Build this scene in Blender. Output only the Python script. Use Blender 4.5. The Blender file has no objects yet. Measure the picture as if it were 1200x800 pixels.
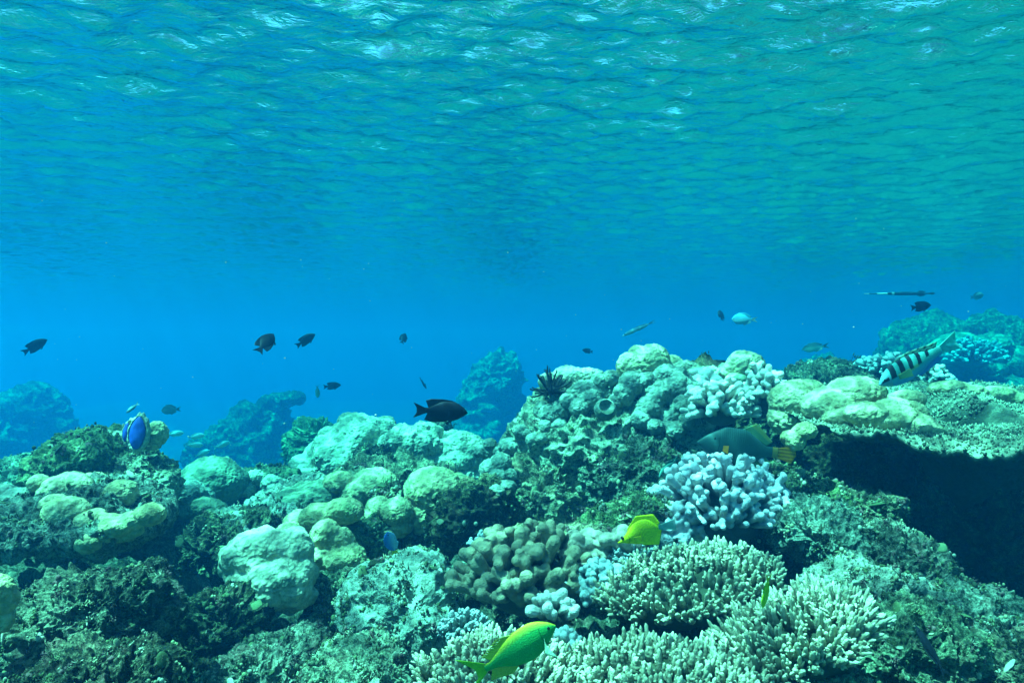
import bpy, math, random
import numpy as np
from mathutils import Vector
R = math.radians
scn = bpy.context.scene
# ---------------------------------------------------------------- camera, sky, sun, exposure
F = 782.0                       # focal length in pixels of the 1200x800 photograph
cam_d = bpy.data.cameras.new("camera"); cam = bpy.data.objects.new("camera", cam_d)
scn.collection.objects.link(cam); scn.camera = cam
cam_d.sensor_width = 36.0; cam_d.lens = 36.0 * F / 1200.0
cam_d.clip_start = 0.02; cam_d.clip_end = 400
cam.location = (0, 0, 0); cam.rotation_euler = (R(90), 0, 0)
SUN_EL, SUN_AZ = R(68), R(255)  # azimuth clockwise from +Y (the view direction)
world = bpy.data.worlds.new("World"); scn.world = world; world.use_nodes = True
wn = world.node_tree.nodes; wl = world.node_tree.links
sky = wn.new("ShaderNodeTexSky"); sky.sky_type = 'NISHITA'; sky.sun_disc = False
sky.sun_elevation = SUN_EL; sky.sun_rotation = SUN_AZ; sky.dust_density = 3.0
bg = wn["Background"]; bg.inputs["Strength"].default_value = 0.08
wl.new(sky.outputs["Color"], bg.inputs["Color"])
sun_d = bpy.data.lights.new("sun", 'SUN'); sun = bpy.data.objects.new("sun", sun_d)
scn.collection.objects.link(sun)
sun_d.energy = 5.0; sun_d.angle = R(0.5); sun_d.color = (1.0, 0.94, 0.82)
sdir = Vector((math.sin(SUN_AZ) * math.cos(SUN_EL), math.cos(SUN_AZ) * math.cos(SUN_EL), math.sin(SUN_EL)))
sun.rotation_euler = sdir.to_track_quat('Z', 'Y').to_euler()
scn.view_settings.view_transform = 'Standard'; scn.view_settings.look = 'None'
scn.view_settings.exposure = 2.8; scn.view_settings.gamma = 1.0
scn.view_settings.use_curve_mapping = False
WATER_DENSITY = 0.42; WAVES = 130; WAVE_A = 0.0075; WAVE_BUMP = 0.0145
cy = scn.cycles
cy.max_bounces = 6; cy.diffuse_bounces = 1; cy.glossy_bounces = 2; cy.transmission_bounces = 2
cy.volume_bounces = 1; cy.transparent_max_bounces = 6
cy.caustics_reflective = False; cy.caustics_refractive = False
cy.use_denoising = True
cy.sample_clamp_indirect = 4.0

# ---------------------------------------------------------------- numpy noise
_rng = np.random.RandomState(7)
_perm = _rng.permutation(256); _perm = np.concatenate([_perm, _perm, _perm])
_grad = _rng.normal(size=(256, 3)); _grad /= np.linalg.norm(_grad, axis=1)[:, None]
_jit = _rng.rand(256, 3)
def perlin(p):
    p = np.asarray(p, float); i = np.floor(p).astype(int); f = p - i; i &= 255
    u = f * f * f * (f * (f * 6 - 15) + 10); out = np.zeros(len(p))
    for dx in (0, 1):
        wx = u[:, 0] if dx else 1 - u[:, 0]
        for dy in (0, 1):
            wy = u[:, 1] if dy else 1 - u[:, 1]
            for dz in (0, 1):
                wz = u[:, 2] if dz else 1 - u[:, 2]
                h = _perm[_perm[_perm[(i[:, 0] + dx) & 255] + ((i[:, 1] + dy) & 255)] + ((i[:, 2] + dz) & 255)]
                g = _grad[h]
                out += wx * wy * wz * (g[:, 0] * (f[:, 0] - dx) + g[:, 1] * (f[:, 1] - dy) + g[:, 2] * (f[:, 2] - dz))
    return out * 1.6
def fbm(p, octaves=4, gain=0.5, ridged=False):
    a, s, out = 1.0, 1.0, np.zeros(len(p))
    for k in range(octaves):
        n = perlin(p * s + 17.3 * k)
        out += a * ((1 - 2 * np.abs(n)) if ridged else n); a *= gain; s *= 2.03
    return out
def worley(p):
    p = np.asarray(p, float); i = np.floor(p).astype(int); f = p - i
    d1 = np.full(len(p), 9.0); d2 = d1.copy()
    for dx in (-1, 0, 1):
        for dy in (-1, 0, 1):
            for dz in (-1, 0, 1):
                h = _perm[_perm[_perm[(i[:, 0] + dx) & 255] + ((i[:, 1] + dy) & 255)] + ((i[:, 2] + dz) & 255)]
                j = _jit[h] + np.array([dx, dy, dz]) - f
                d = np.sqrt((j * j).sum(1)); d2 = np.minimum(d2, np.maximum(d, d1)); d1 = np.minimum(d1, d)
    return d1, d2
def P(px, py, d):
    return np.array([(px - 600) / F * d, d, -(py - 400) / F * d])

# ---------------------------------------------------------------- mesh helpers
COL = scn.collection
def tag(o, label=None, cat=None, group=None, kind=None):
    if label: o['label'] = label
    if cat: o['category'] = cat
    if group: o['group'] = group
    if kind: o['kind'] = kind
    return o
def make_mesh(name, V, faces, mat=None, smooth=True, attrs=None):
    """V (n,3); faces: one array or a list of arrays (m,3)/(m,4)"""
    if not isinstance(faces, (list, tuple)): faces = [faces]
    me = bpy.data.meshes.new(name); V = np.asarray(V, np.float32)
    me.vertices.add(len(V)); me.vertices.foreach_set("co", V.ravel())
    idx = np.concatenate([np.asarray(f).ravel() for f in faces]).astype(np.int32)
    cnt = np.concatenate([np.full(len(f), np.asarray(f).shape[1]) for f in faces])
    st = np.concatenate([[0], np.cumsum(cnt)[:-1]]).astype(np.int32)
    me.loops.add(len(idx)); me.loops.foreach_set("vertex_index", idx)
    me.polygons.add(len(cnt)); me.polygons.foreach_set("loop_start", st)
    me.polygons.foreach_set("use_smooth", np.full(len(cnt), smooth))
    me.update(calc_edges=True)
    for k, a in (attrs or {}).items():
        a = np.asarray(a, np.float32)
        if a.ndim == 1:
            at = me.attributes.new(k, 'FLOAT', 'POINT'); at.data.foreach_set("value", a)
        else:
            at = me.attributes.new(k, 'FLOAT_COLOR', 'POINT')
            at.data.foreach_set("color", np.concatenate([a, np.ones((len(a), 1), np.float32)], 1).ravel())
    if mat: me.materials.append(mat)
    return me
def link(name, me, loc=(0, 0, 0), parent=None):
    o = bpy.data.objects.new(name, me); COL.objects.link(o); o.location = loc
    if parent: o.parent = parent
    return o
def thing(name, V, F, mat, label, cat, group=None, attrs=None, loc=None):
    V = np.asarray(V)
    if loc is None: loc = np.array([V[:, 0].mean(), V[:, 1].mean(), V[:, 2].min()])
    o = link(name, make_mesh(name, V - loc, F, mat, attrs=attrs), loc)
    return tag(o, label, cat, group)
_ico = {}
def ico(level):
    if level not in _ico:
        t = (1 + 5 ** .5) / 2
        v = np.array([(-1,t,0),(1,t,0),(-1,-t,0),(1,-t,0),(0,-1,t),(0,1,t),(0,-1,-t),(0,1,-t),(t,0,-1),(t,0,1),(-t,0,-1),(-t,0,1)], float)
        f = np.array([(0,11,5),(0,5,1),(0,1,7),(0,7,10),(0,10,11),(1,5,9),(5,11,4),(11,10,2),(10,7,6),(7,1,8),(3,9,4),(3,4,2),(3,2,6),(3,6,8),(3,8,9),(4,9,5),(2,4,11),(6,2,10),(8,6,7),(9,8,1)])
        v /= np.linalg.norm(v, axis=1)[:, None]
        for _ in range(level):
            e = np.concatenate([f[:, [0, 1]], f[:, [1, 2]], f[:, [2, 0]]]); e = np.sort(e, 1)
            u, inv = np.unique(e, axis=0, return_inverse=True); inv = inv.reshape(3, -1)
            m = v[u[:, 0]] + v[u[:, 1]]; m /= np.linalg.norm(m, axis=1)[:, None]
            a, b, c = inv[0] + len(v), inv[1] + len(v), inv[2] + len(v)
            f = np.concatenate([np.stack([f[:, 0], a, c], 1), np.stack([f[:, 1], b, a], 1), np.stack([f[:, 2], c, b], 1), np.stack([a, b, c], 1)])
            v = np.concatenate([v, m])
        _ico[level] = (v, f)
    return _ico[level]
def vnormals(V, F):
    n = np.zeros_like(V)
    F3 = F if F.shape[1] == 3 else np.concatenate([F[:, :3], F[:, [0, 2, 3]]])
    fn = np.cross(V[F3[:, 1]] - V[F3[:, 0]], V[F3[:, 2]] - V[F3[:, 0]])
    for k in range(3): 
        for c in range(3): n[:, c] += np.bincount(F3[:, k], fn[:, c], len(V))
    return n / (np.linalg.norm(n, axis=1)[:, None] + 1e-12)
def merge(parts):
    vs, fs, o = [], [], 0
    for v, f in parts: vs.append(v); fs.append(f + o); o += len(v)
    return np.concatenate(vs), np.concatenate(fs)
def frame_of(d):
    d = np.asarray(d, float); d = d / np.linalg.norm(d)
    a = np.cross(d, (0, 0, 1.0)) if abs(d[2]) < .9 else np.cross(d, (1.0, 0, 0))
    a /= np.linalg.norm(a); return a, np.cross(a, d), d
def tube(path, radii, sides=10, cap=3):
    """rounded-tip tube along path, quads+tris as quads with repeated verts avoided: returns tri mesh"""
    path = np.asarray(path, float); radii = np.asarray(radii, float)
    d = path[-1] - path[-2]; d /= np.linalg.norm(d); r = radii[-1]; end = path[-1].copy()
    for k in range(1, cap + 1):
        a = math.pi / 2 * k / cap
        path = np.vstack([path, end + d * r * math.sin(a)]); radii = np.append(radii, r * max(math.cos(a), 0.02))
    n = len(path); V = []
    for i in range(n):
        t = path[min(i + 1, n - 1)] - path[max(i - 1, 0)]
        a, b, _ = frame_of(t); an = np.arange(sides) * 2 * math.pi / sides
        V.append(path[i] + radii[i] * (np.cos(an)[:, None] * a + np.sin(an)[:, None] * b))
    V = np.concatenate(V); F = []
    idx = np.arange(n * sides).reshape(n, sides); nx = np.roll(idx, -1, 1)
    A, B, C, D = idx[:-1].ravel(), nx[:-1].ravel(), nx[1:].ravel(), idx[1:].ravel()
    F = np.concatenate([np.stack([A, B, C], 1), np.stack([A, C, D], 1)])
    cb = np.stack([np.full(sides - 2, idx[0, 0]), idx[0, 2:], idx[0, 1:-1]], 1)
    ct = np.stack([np.full(sides - 2, idx[-1, 0]), idx[-1, 1:-1], idx[-1, 2:]], 1)
    return V, np.concatenate([F, cb, ct])
def ball(c, r, level=3, seed=None):
    v, f = ico(level); return v * np.asarray(r) + np.asarray(c), f
def remesh(V, F, voxel, smooth=3):
    me = make_mesh("tmp", V, F); o = bpy.data.objects.new("tmp", me); COL.objects.link(o)
    m = o.modifiers.new("r", 'REMESH'); m.mode = 'VOXEL'; m.voxel_size = voxel
    if smooth:
        s = o.modifiers.new("s", 'SMOOTH'); s.factor = 0.5; s.iterations = smooth
    dg = bpy.context.evaluated_depsgraph_get(); e = o.evaluated_get(dg); em = e.to_mesh()
    n = len(em.vertices); v = np.empty(n * 3, np.float32); em.vertices.foreach_get("co", v)
    k = len(em.polygons); q = np.empty(len(em.loops), np.int32); em.loops.foreach_get("vertex_index", q)
    assert len(q) == 4 * k
    e.to_mesh_clear(); bpy.data.objects.remove(o); bpy.data.meshes.remove(me)
    return v.reshape(-1, 3).astype(float), q.reshape(-1, 4)

# ---------------------------------------------------------------- materials
def nodes_of(name):
    m = bpy.data.materials.new(name); m.use_nodes = True
    return m, m.node_tree.nodes, m.node_tree.links, m.node_tree.nodes["Principled BSDF"]
def ramp(n, stops):
    r = n.new("ShaderNodeValToRGB"); cr = r.color_ramp
    while len(cr.elements) < len(stops): cr.elements.new(0.5)
    for e, (p, c) in zip(cr.elements, stops): e.position = p; e.color = (*c, 1)
    return r
def noise(n, l, src, scale, detail=3, rough=0.55, dist=0.0):
    t = n.new("ShaderNodeTexNoise"); t.inputs["Scale"].default_value = scale; t.inputs["Detail"].default_value = detail
    t.inputs["Roughness"].default_value = rough; t.inputs["Distortion"].default_value = dist
    l.new(src, t.inputs["Vector"]); return t
def mixc(n, l, fac, a, b, mode='MIX'):
    m = n.new("ShaderNodeMix"); m.data_type = 'RGBA'; m.blend_type = mode
    for sock, val in ((m.inputs[0], fac), (m.inputs[6], a), (m.inputs[7], b)):
        if hasattr(val, 'is_linked'): l.new(val, sock)
        else: sock.default_value = val if isinstance(val, (int, float)) else (*val, 1)
    return m.outputs[2]
def rock_mat(name, dark=(.016, .022, .014), mid=(.045, .062, .042), light=(.37, .37, .27), accent=(.30, .19, .15), s=1.0, cover=.5, bump=1.0):
    """patchy algal turf: hole shade painted dark, olive turf and bright crust specks at several sizes"""
    m, n, l, b = nodes_of(name); g = n.new("ShaderNodeNewGeometry").outputs["Position"]
    n1 = noise(n, l, g, 75 * s, 6, .72, .3); n2 = noise(n, l, g, 7 * s, 4, .6, .6); n3 = noise(n, l, g, 210 * s, 3, .65)
    def mad(a, k, c=None):
        x = n.new("ShaderNodeMath"); x.operation = 'MULTIPLY_ADD' if c is not None else 'MULTIPLY'; l.new(a, x.inputs[0]); x.inputs[1].default_value = k
        if c is not None: l.new(c, x.inputs[2])
        return x.outputs[0]
    h = mad(n1.outputs[0], .52, mad(n2.outputs[0], .26, mad(n3.outputs[0], .22)))
    r = ramp(n, [(cover - .105, dark), (cover - .035, mid), (cover + .02, tuple(.6 * a + .4 * c for a, c in zip(mid, light))), (cover + .07, light)])
    oi = n.new("ShaderNodeObjectInfo"); h = mad(oi.outputs["Random"], .045, h); l.new(h, r.inputs[0])
    n4 = noise(n, l, g, 12 * s, 4, .6, .5); r4 = ramp(n, [(.56, (0, 0, 0)), (.66, (1, 1, 1))]); l.new(n4.outputs[0], r4.inputs[0])
    c = mixc(n, l, mad(r4.outputs[0], .5), r.outputs[0], accent)
    rt = ramp(n, [(0, (1.0, .86, .66)), (.35, (.85, 1.0, .8)), (.7, (1.0, .95, .95)), (1, (.8, .95, 1.0))]); l.new(oi.outputs["Random"], rt.inputs[0])
    c = mixc(n, l, 1.0, c, rt.outputs[0], 'MULTIPLY'); l.new(c, b.inputs["Base Color"])
    b.inputs["Roughness"].default_value = .95; b.inputs["Specular IOR Level"].default_value = .15
    bp = n.new("ShaderNodeBump"); bp.inputs["Strength"].default_value = 1; bp.inputs["Distance"].default_value = .014 * bump / s
    l.new(n1.outputs[0], bp.inputs["Height"])
    b2 = n.new("ShaderNodeBump"); b2.inputs["Strength"].default_value = .9; b2.inputs["Distance"].default_value = .005 / s
    l.new(n3.outputs[0], b2.inputs["Height"]); l.new(bp.outputs[0], b2.inputs["Normal"]); l.new(b2.outputs[0], b.inputs["Normal"])
    return m
def coral_mat(name, base, tip, polyp=220, pb=.0015, mott=.35, attr=True, patch=None, rough=.85):
    """base -> tip colour by the 'tone' attribute (growing tips are paler), mottled, with polyp pits as bump"""
    m, n, l, b = nodes_of(name); g = n.new("ShaderNodeTexCoord").outputs["Object"]
    n1 = noise(n, l, g, 14, 4, .6); n2 = noise(n, l, g, 60, 3, .65)
    if attr:
        a = n.new("ShaderNodeAttribute"); a.attribute_name = "tone"; c = mixc(n, l, a.outputs["Fac"], base, tip)
    else:
        r = ramp(n, [(.35, base), (.65, tip)]); l.new(n1.outputs[0], r.inputs[0]); c = r.outputs[0]
    r2 = ramp(n, [(.3, (1 - mott,) * 3), (.62, (1, 1, 1))]); l.new(n2.outputs[0], r2.inputs[0])
    c = mixc(n, l, 1.0, c, r2.outputs[0], 'MULTIPLY')
    if patch:
        r3 = ramp(n, [(.52, (0, 0, 0)), (.62, (1, 1, 1))]); n5 = noise(n, l, g, 7, 4, .6, .3); l.new(n5.outputs[0], r3.inputs[0])
        c = mixc(n, l, r3.outputs[0], c, patch)
    n6 = noise(n, l, g, 34, 5, .7, .4); r6 = ramp(n, [(.60, (0, 0, 0)), (.68, (.75,) * 3)]); l.new(n6.outputs[0], r6.inputs[0])
    c = mixc(n, l, r6.outputs[0], c, tuple(.35 * x + .02 for x in base))
    l.new(c, b.inputs["Base Color"]); b.inputs["Roughness"].default_value = rough; b.inputs["Specular IOR Level"].default_value = .2
    v = n.new("ShaderNodeTexVoronoi"); v.inputs["Scale"].default_value = polyp; l.new(g, v.inputs["Vector"])
    bp = n.new("ShaderNodeBump"); bp.inputs["Strength"].default_value = .7; bp.inputs["Distance"].default_value = pb
    l.new(v.outputs["Distance"], bp.inputs["Height"])
    b2 = n.new("ShaderNodeBump"); b2.inputs["Strength"].default_value = .6; b2.inputs["Distance"].default_value = .006
    l.new(n2.outputs[0], b2.inputs["Height"]); l.new(bp.outputs[0], b2.inputs["Normal"]); l.new(b2.outputs[0], b.inputs["Normal"])
    return m
M = {}
M['rock'] = rock_mat("algae_crusted_rock", cover=.52)
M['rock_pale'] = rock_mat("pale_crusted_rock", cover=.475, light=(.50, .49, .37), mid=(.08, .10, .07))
M['rock_dark'] = rock_mat("dark_turf_and_shade_rock", cover=.535, dark=(.010, .014, .010), mid=(.020, .030, .018), light=(.30, .28, .17))  # dark turf, its colours lowered further to paint in crevice shade
M['rock_green'] = rock_mat("green_turf_rock", cover=.49, mid=(.035, .07, .03), light=(.26, .32, .16), accent=(.06, .11, .05))
M['rock_far'] = rock_mat("distant_reef_rock", s=.3, cover=.51, mid=(.05, .07, .04), light=(.34, .36, .24))
M['massive'] = coral_mat("cream_massive_coral", (.36, .32, .16), (.70, .57, .34), attr=False, mott=.42, patch=(.20, .24, .12))
M['yellow'] = coral_mat("ochre_lobed_coral", (.34, .30, .14), (.66, .53, .30), attr=False, mott=.45, patch=(.22, .27, .12))
M['grey'] = coral_mat("grey_knob_coral", (.17, .20, .16), (.33, .35, .27), attr=False, mott=.45, patch=(.11, .14, .09))
M['palehump'] = coral_mat("pale_lumpy_coral", (.30, .33, .22), (.68, .60, .42), attr=False, mott=.4, polyp=90, pb=.004)
M['teal'] = coral_mat("dull_green_dome_coral", (.13, .18, .11), (.22, .27, .17), attr=False, mott=.2)
M['brownfinger'] = coral_mat("brown_finger_coral", (.045, .04, .03), (.32, .26, .17), polyp=260, mott=.25)
M['lilac'] = coral_mat("lilac_white_branching_coral", (.08, .085, .09), (.74, .64, .66), polyp=300, mott=.15)  # dark base colour includes painted shade below the pale tips
M['white'] = coral_mat("white_tipped_branching_coral", (.07, .075, .06), (.76, .68, .58), polyp=300, mott=.15)
M['acro'] = coral_mat("pale_green_acropora", (.05, .06, .035), (.56, .51, .35), polyp=420, pb=.001, mott=.2)
M['acroblue'] = coral_mat("blue_grey_acropora", (.05, .08, .08), (.36, .42, .42), polyp=420, pb=.001, mott=.2)
M['plate'] = coral_mat("granular_plate_coral", (.05, .065, .04), (.36, .37, .25), polyp=200, pb=.004, mott=.5)
M['fan'] = coral_mat("brown_ribbed_fan_coral", (.07, .055, .035), (.44, .35, .27), polyp=500, mott=.3)
def flat_mat(name, c, rough=.6):
    m, n, l, b = nodes_of(name); g = n.new("ShaderNodeTexCoord").outputs["Object"]
    t = noise(n, l, g, 60, 3); r = ramp(n, [(.3, tuple(x * .7 for x in c)), (.7, c)]); l.new(t.outputs[0], r.inputs[0])
    l.new(r.outputs[0], b.inputs["Base Color"]); b.inputs["Roughness"].default_value = rough; return m
def fish_mat(name="fish_skin", rough=.6, spec=.15, alpha=1.0):
    m, n, l, b = nodes_of(name); a = n.new("ShaderNodeAttribute"); a.attribute_name = "Col"
    g = n.new("ShaderNodeTexCoord").outputs["Object"]
    v = n.new("ShaderNodeTexVoronoi"); v.inputs["Scale"].default_value = 350; l.new(g, v.inputs["Vector"])
    r = ramp(n, [(0, (1, 1, 1)), (.8, (.75, .75, .75))]); l.new(v.outputs["Distance"], r.inputs[0])
    c = mixc(n, l, 1.0, a.outputs["Color"], r.outputs[0], 'MULTIPLY')
    l.new(c, b.inputs["Base Color"]); b.inputs["Roughness"].default_value = rough; b.inputs["Specular IOR Level"].default_value = spec
    bp = n.new("ShaderNodeBump"); bp.inputs["Strength"].default_value = .5; bp.inputs["Distance"].default_value = .0008
    l.new(v.outputs["Distance"], bp.inputs["Height"]); l.new(bp.outputs[0], b.inputs["Normal"])
    b.inputs["Alpha"].default_value = alpha; return m
M['fish'] = fish_mat(); M['fin'] = fish_mat("fish_fin", .5, .2, .9); M['clearfin'] = fish_mat("translucent_fish_fin", .5, .2, .62)
M['growth'] = fish_mat('encrusting_growth', .9, .1)
M['eye'] = flat_mat("fish_eye", (.01, .01, .012), .15)
M['black'] = flat_mat("black_feather_star", (.012, .014, .012), .8)

# ---------------------------------------------------------------- the setting: sea bed, water, sea surface
def axis(a, b, d0, g):
    v = [0.0]; d = d0
    while v[-1] < max(abs(a), abs(b)): v.append(v[-1] + d); d *= g
    v = np.array(v); return np.concatenate([-v[(v <= -a + 1e-6) & (v > 0)][::-1], v[v <= b + 1e-6]])
def grid(X, Y, Z):
    ny, nx = X.shape; i = np.arange(nx * ny).reshape(ny, nx)
    return (np.stack([X.ravel(), Y.ravel(), Z.ravel()], 1),
            np.stack([i[:-1, :-1].ravel(), i[:-1, 1:].ravel(), i[1:, 1:].ravel(), i[1:, :-1].ravel()], 1))
GROUND = [(-200,860,1.4),(0,850,1.5),(120,830,1.6),(260,800,2.1),(330,760,2.0),(420,840,1.6),(600,850,1.3),(800,850,1.3),(1000,840,1.4),(1150,820,1.5),(1300,820,1.6),
 (-200,640,2.4),(0,640,2.2),(100,640,2.4),(240,700,2.6),(330,650,2.6),(450,660,2.4),(600,720,1.9),(700,680,2.1),(800,700,2.0),(900,650,2.2),(1000,700,1.9),(1100,760,1.7),(1150,740,2.6),(1250,740,2.6),
 (0,570,3.4),(130,560,3.0),(300,600,3.6),(450,580,3.9),(560,600,3.5),(700,580,3.3),(850,560,3.0),(980,600,3.0),(1100,620,3.2),(1300,620,3.2),
 (0,640,9),(200,640,9),(320,640,10),(470,600,11),(600,580,12),(700,560,10),(850,520,10),(950,450,10.5),(1100,440,10),(1250,440,10),(1500,440,10),(-300,560,10)]
_gp = np.array([P(*g) for g in GROUND] + [(x, 21, -5.4) for x in (-12, -6, 0, 6)] + [(16, 16, -1.6)] + [(x, y, -5.9) for x in (-30, -10, 10, 30) for y in (25, 60)] + [(x, -2, -1.2) for x in (-8, -3, 0, 3, 8)])
def ground_z(x, y):
    x, y = np.ravel(x), np.ravel(y); num = np.zeros(len(x)); den = num.copy()
    for g in _gp:
        w = 1 / (((x - g[0]) ** 2 + (y - g[1]) ** 2) / (.3 + g[1] * .12 if g[1] > 0 else 1) ** 2 + .15) ** 2; num += w * g[2]; den += w
    return num / den
gx = axis(-38, 38, .014, 1.0085); gy = axis(0.3, 67, .014, 1.0075); gy = np.concatenate([[-6, -4, -2.5, -1.2, -.5, 0, .3], gy[gy > .5]])
X, Y = np.meshgrid(gx, gy); Z = ground_z(X, Y)
p3 = np.stack([X.ravel(), Y.ravel(), np.zeros(X.size)], 1)
Z = Z + .10 * fbm(p3 * 2.2, 3) + .05 * fbm(p3 * 7 + 5, 3, ridged=True) + .02 * fbm(p3 * 26, 3)
near = (Y.ravel() < 4.5)
d1 = np.zeros(X.size); d1[near] = worley(p3[near] * 15)[0]; Z = Z - near * .03 * d1
V, Fq = grid(X, Y, Z.reshape(X.shape))
V[:, 0] += .03 * perlin(p3 * 9 + 40) * (near); V[:, 1] += .03 * perlin(p3 * 9 + 80) * near
tag(link("seabed", make_mesh("seabed", V, Fq, M['rock'])), kind='structure')

def painted_caustics(n, l, tr):
    """ripple light painted into the surface tint: noise lines pass more daylight than the rest"""
    g = n.new("ShaderNodeNewGeometry").outputs["Position"]
    mp = n.new("ShaderNodeMapping"); mp.inputs["Scale"].default_value = (1, 1.25, 0); l.new(g, mp.inputs[0])
    w = noise(n, l, mp.outputs[0], 3.2, 3, .5); sub = n.new("ShaderNodeVectorMath"); sub.operation = 'SUBTRACT'; l.new(w.outputs["Color"], sub.inputs[0]); sub.inputs[1].default_value = (.5, .5, .5)
    sc = n.new("ShaderNodeVectorMath"); sc.operation = 'SCALE'; sc.inputs["Scale"].default_value = .42; l.new(sub.outputs[0], sc.inputs[0])
    ad = n.new("ShaderNodeVectorMath"); l.new(mp.outputs[0], ad.inputs[0]); l.new(sc.outputs[0], ad.inputs[1]); out = None
    for s, k in ((3.6, 1.0), (8.0, .6)):
        v = noise(n, l, ad.outputs[0], s, 1.0, .5, .35); m1 = n.new("ShaderNodeMath"); m1.operation = 'SUBTRACT'; m1.inputs[1].default_value = .5; l.new(v.outputs[0], m1.inputs[0])
        m2 = n.new("ShaderNodeMath"); m2.operation = 'ABSOLUTE'; l.new(m1.outputs[0], m2.inputs[0])
        r = ramp(n, [(0, (1, 1, 1)), (.014, (.75,) * 3), (.04, (.22,) * 3), (.11, (.0,) * 3)]); l.new(m2.outputs[0], r.inputs[0])
        out = r.outputs[0] if out is None else mixc(n, l, .6, out, r.outputs[0], 'SCREEN')
    c = mixc(n, l, out, (.66 * .17, .17, .97 * .17), (.66, 1.0, .97)); l.new(c, tr.inputs["Color"])
def sea():
    # the body of water: one closed box of even density round the camera and the reef
    x0, x1, y0, y1, z0, z1 = -40, 40, -8, 70, -7, 1.65
    V = np.array([(x, y, z) for x in (x0, x1) for y in (y0, y1) for z in (z0, z1)], float)
    Fb = np.array([(0, 1, 3, 2), (4, 6, 7, 5), (0, 4, 5, 1), (2, 3, 7, 6), (0, 2, 6, 4), (1, 5, 7, 3)])
    m, n, l, b = nodes_of("sea_water"); n.remove(b)
    pv = n.new("ShaderNodeVolumePrincipled"); pv.inputs["Color"].default_value = (.002, .0415, .112, 1)
    pv.inputs["Absorption Color"].default_value = (0.0, .836, .941, 1); pv.inputs["Density"].default_value = WATER_DENSITY
    pv.inputs["Anisotropy"].default_value = .5
    l.new(pv.outputs[0], n["Material Output"].inputs["Volume"])
    tag(link("haze", make_mesh("haze", V, Fb, m, smooth=False)), kind='stuff')
    # the sea surface seen from below
    ax = axis(-39, 39, .016, 1.010); ay = axis(0, 68, .016, 1.0065); ay = np.concatenate([-axis(0, 7.5, .05, 1.03)[:0:-1], ay])
    X, Y = np.meshgrid(ax, ay); rng = np.random.RandomState(11); Z = np.zeros_like(X)
    for k in range(WAVES):
        lam = .045 * (.9 / .045) ** rng.rand(); th = rng.normal(.12, .75); kk = 2 * math.pi / lam
        wx = .25 * np.sin(.9 * X + k) ; Z += WAVE_A * lam * math.exp(-(lam / .5) ** 2) * np.sin(kk * (X * math.sin(th) + Y * math.cos(th)) + rng.rand() * 6.28 + wx)
    V, Fq = grid(X, Y, Z + 1.18)
    m, n, l, b = nodes_of("sea_surface"); n.remove(b)
    fr = n.new("ShaderNodeFresnel"); fr.inputs["IOR"].default_value = 1.33
    gl = n.new("ShaderNodeBsdfGlossy"); gl.inputs["Roughness"].default_value = .03
    tr = n.new("ShaderNodeBsdfTransparent"); tr.inputs["Color"].default_value = (.70, 1.0, .93, 1); mx = n.new("ShaderNodeMixShader")
    painted_caustics(n, l, tr)
    l.new(fr.outputs[0], mx.inputs[0]); l.new(tr.outputs[0], mx.inputs[1]); l.new(gl.outputs[0], mx.inputs[2])
    l.new(mx.outputs[0], n["Material Output"].inputs["Surface"])
    tc = n.new("ShaderNodeTexCoord"); mp = n.new("ShaderNodeMapping"); mp.inputs["Scale"].default_value = (.55, 1, 1)
    l.new(tc.outputs["Object"], mp.inputs[0]); nz = noise(n, l, mp.outputs[0], 16, 4, .6, .6)
    bp = n.new("ShaderNodeBump"); bp.inputs["Strength"].default_value = 1; bp.inputs["Distance"].default_value = WAVE_BUMP
    l.new(nz.outputs[0], bp.inputs["Height"]); l.new(bp.outputs[0], fr.inputs["Normal"]); l.new(bp.outputs[0], gl.inputs["Normal"])
    tag(link("water_surface", make_mesh("water_surface", V, Fq, m)), kind='structure')
sea()

# ---------------------------------------------------------------- reef builders
def rock(px, py, d, rx, ry, label, name="reef_rock", cat="rock", rz=None, level=6, seed=0, mat='rock', rough=1.0, sq=1.0, tilt=0, group=None, pit=1.0):
    s = d / F; c = P(px, py, d); R = np.array([rx * s, (rz if rz else rx * s), ry * s])
    v, f = ico(level); rm = R.mean(); u = np.sign(v) * np.abs(v) ** sq; u = u / np.linalg.norm(u, axis=1)[:, None] ** (1 if sq == 1 else .6)
    V = u * R; q = V + np.array([seed * 3.71, seed * 1.13, seed * 2.37]); sc = max(d / 1.8, .8)
    nd = u / R; nd /= np.linalg.norm(nd, axis=1)[:, None]
    disp = .22 * rm * fbm(q * .9 / rm, 3) + rough * (.09 * rm * fbm(q * 3.2 / rm, 3, ridged=True) - .03 * rm)
    q2 = q + .012 * np.stack([perlin(q * 20 + 3), perlin(q * 20 + 7), perlin(q * 20 + 11)], 1)
    d1, d2 = worley(q2 * 17 / sc); disp += rough * sc * .020 * (np.sqrt(np.clip(1.0 - d1 ** 2, 0, 1)) - .8) * pit
    d1, d2 = worley(q2 * 42 / sc + 5); disp += rough * sc * .011 * (np.sqrt(np.clip(1.0 - d1 ** 2, 0, 1)) - .8)
    hole = np.clip((fbm(q * 13 / sc + 31, 3) - .35) / .35, 0, 1); disp -= rough * sc * .020 * hole
    disp += rough * sc * (.020 * fbm(q * 7 / sc, 3) + .006 * fbm(q * 55 / sc, 3))
    V = V + nd * disp[:, None]; V = V + nd[:, [1, 2, 0]] * (rough * .005 * sc * perlin(q * 26 / sc + 9))[:, None]
    if tilt:
        a = R_(tilt); x, z = V[:, 0].copy(), V[:, 2].copy(); V[:, 0] = x * math.cos(a) - z * math.sin(a); V[:, 2] = x * math.sin(a) + z * math.cos(a)
    return thing(name, V + c, f, M[mat], label, cat, group)
def R_(d): return math.radians(d)
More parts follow.
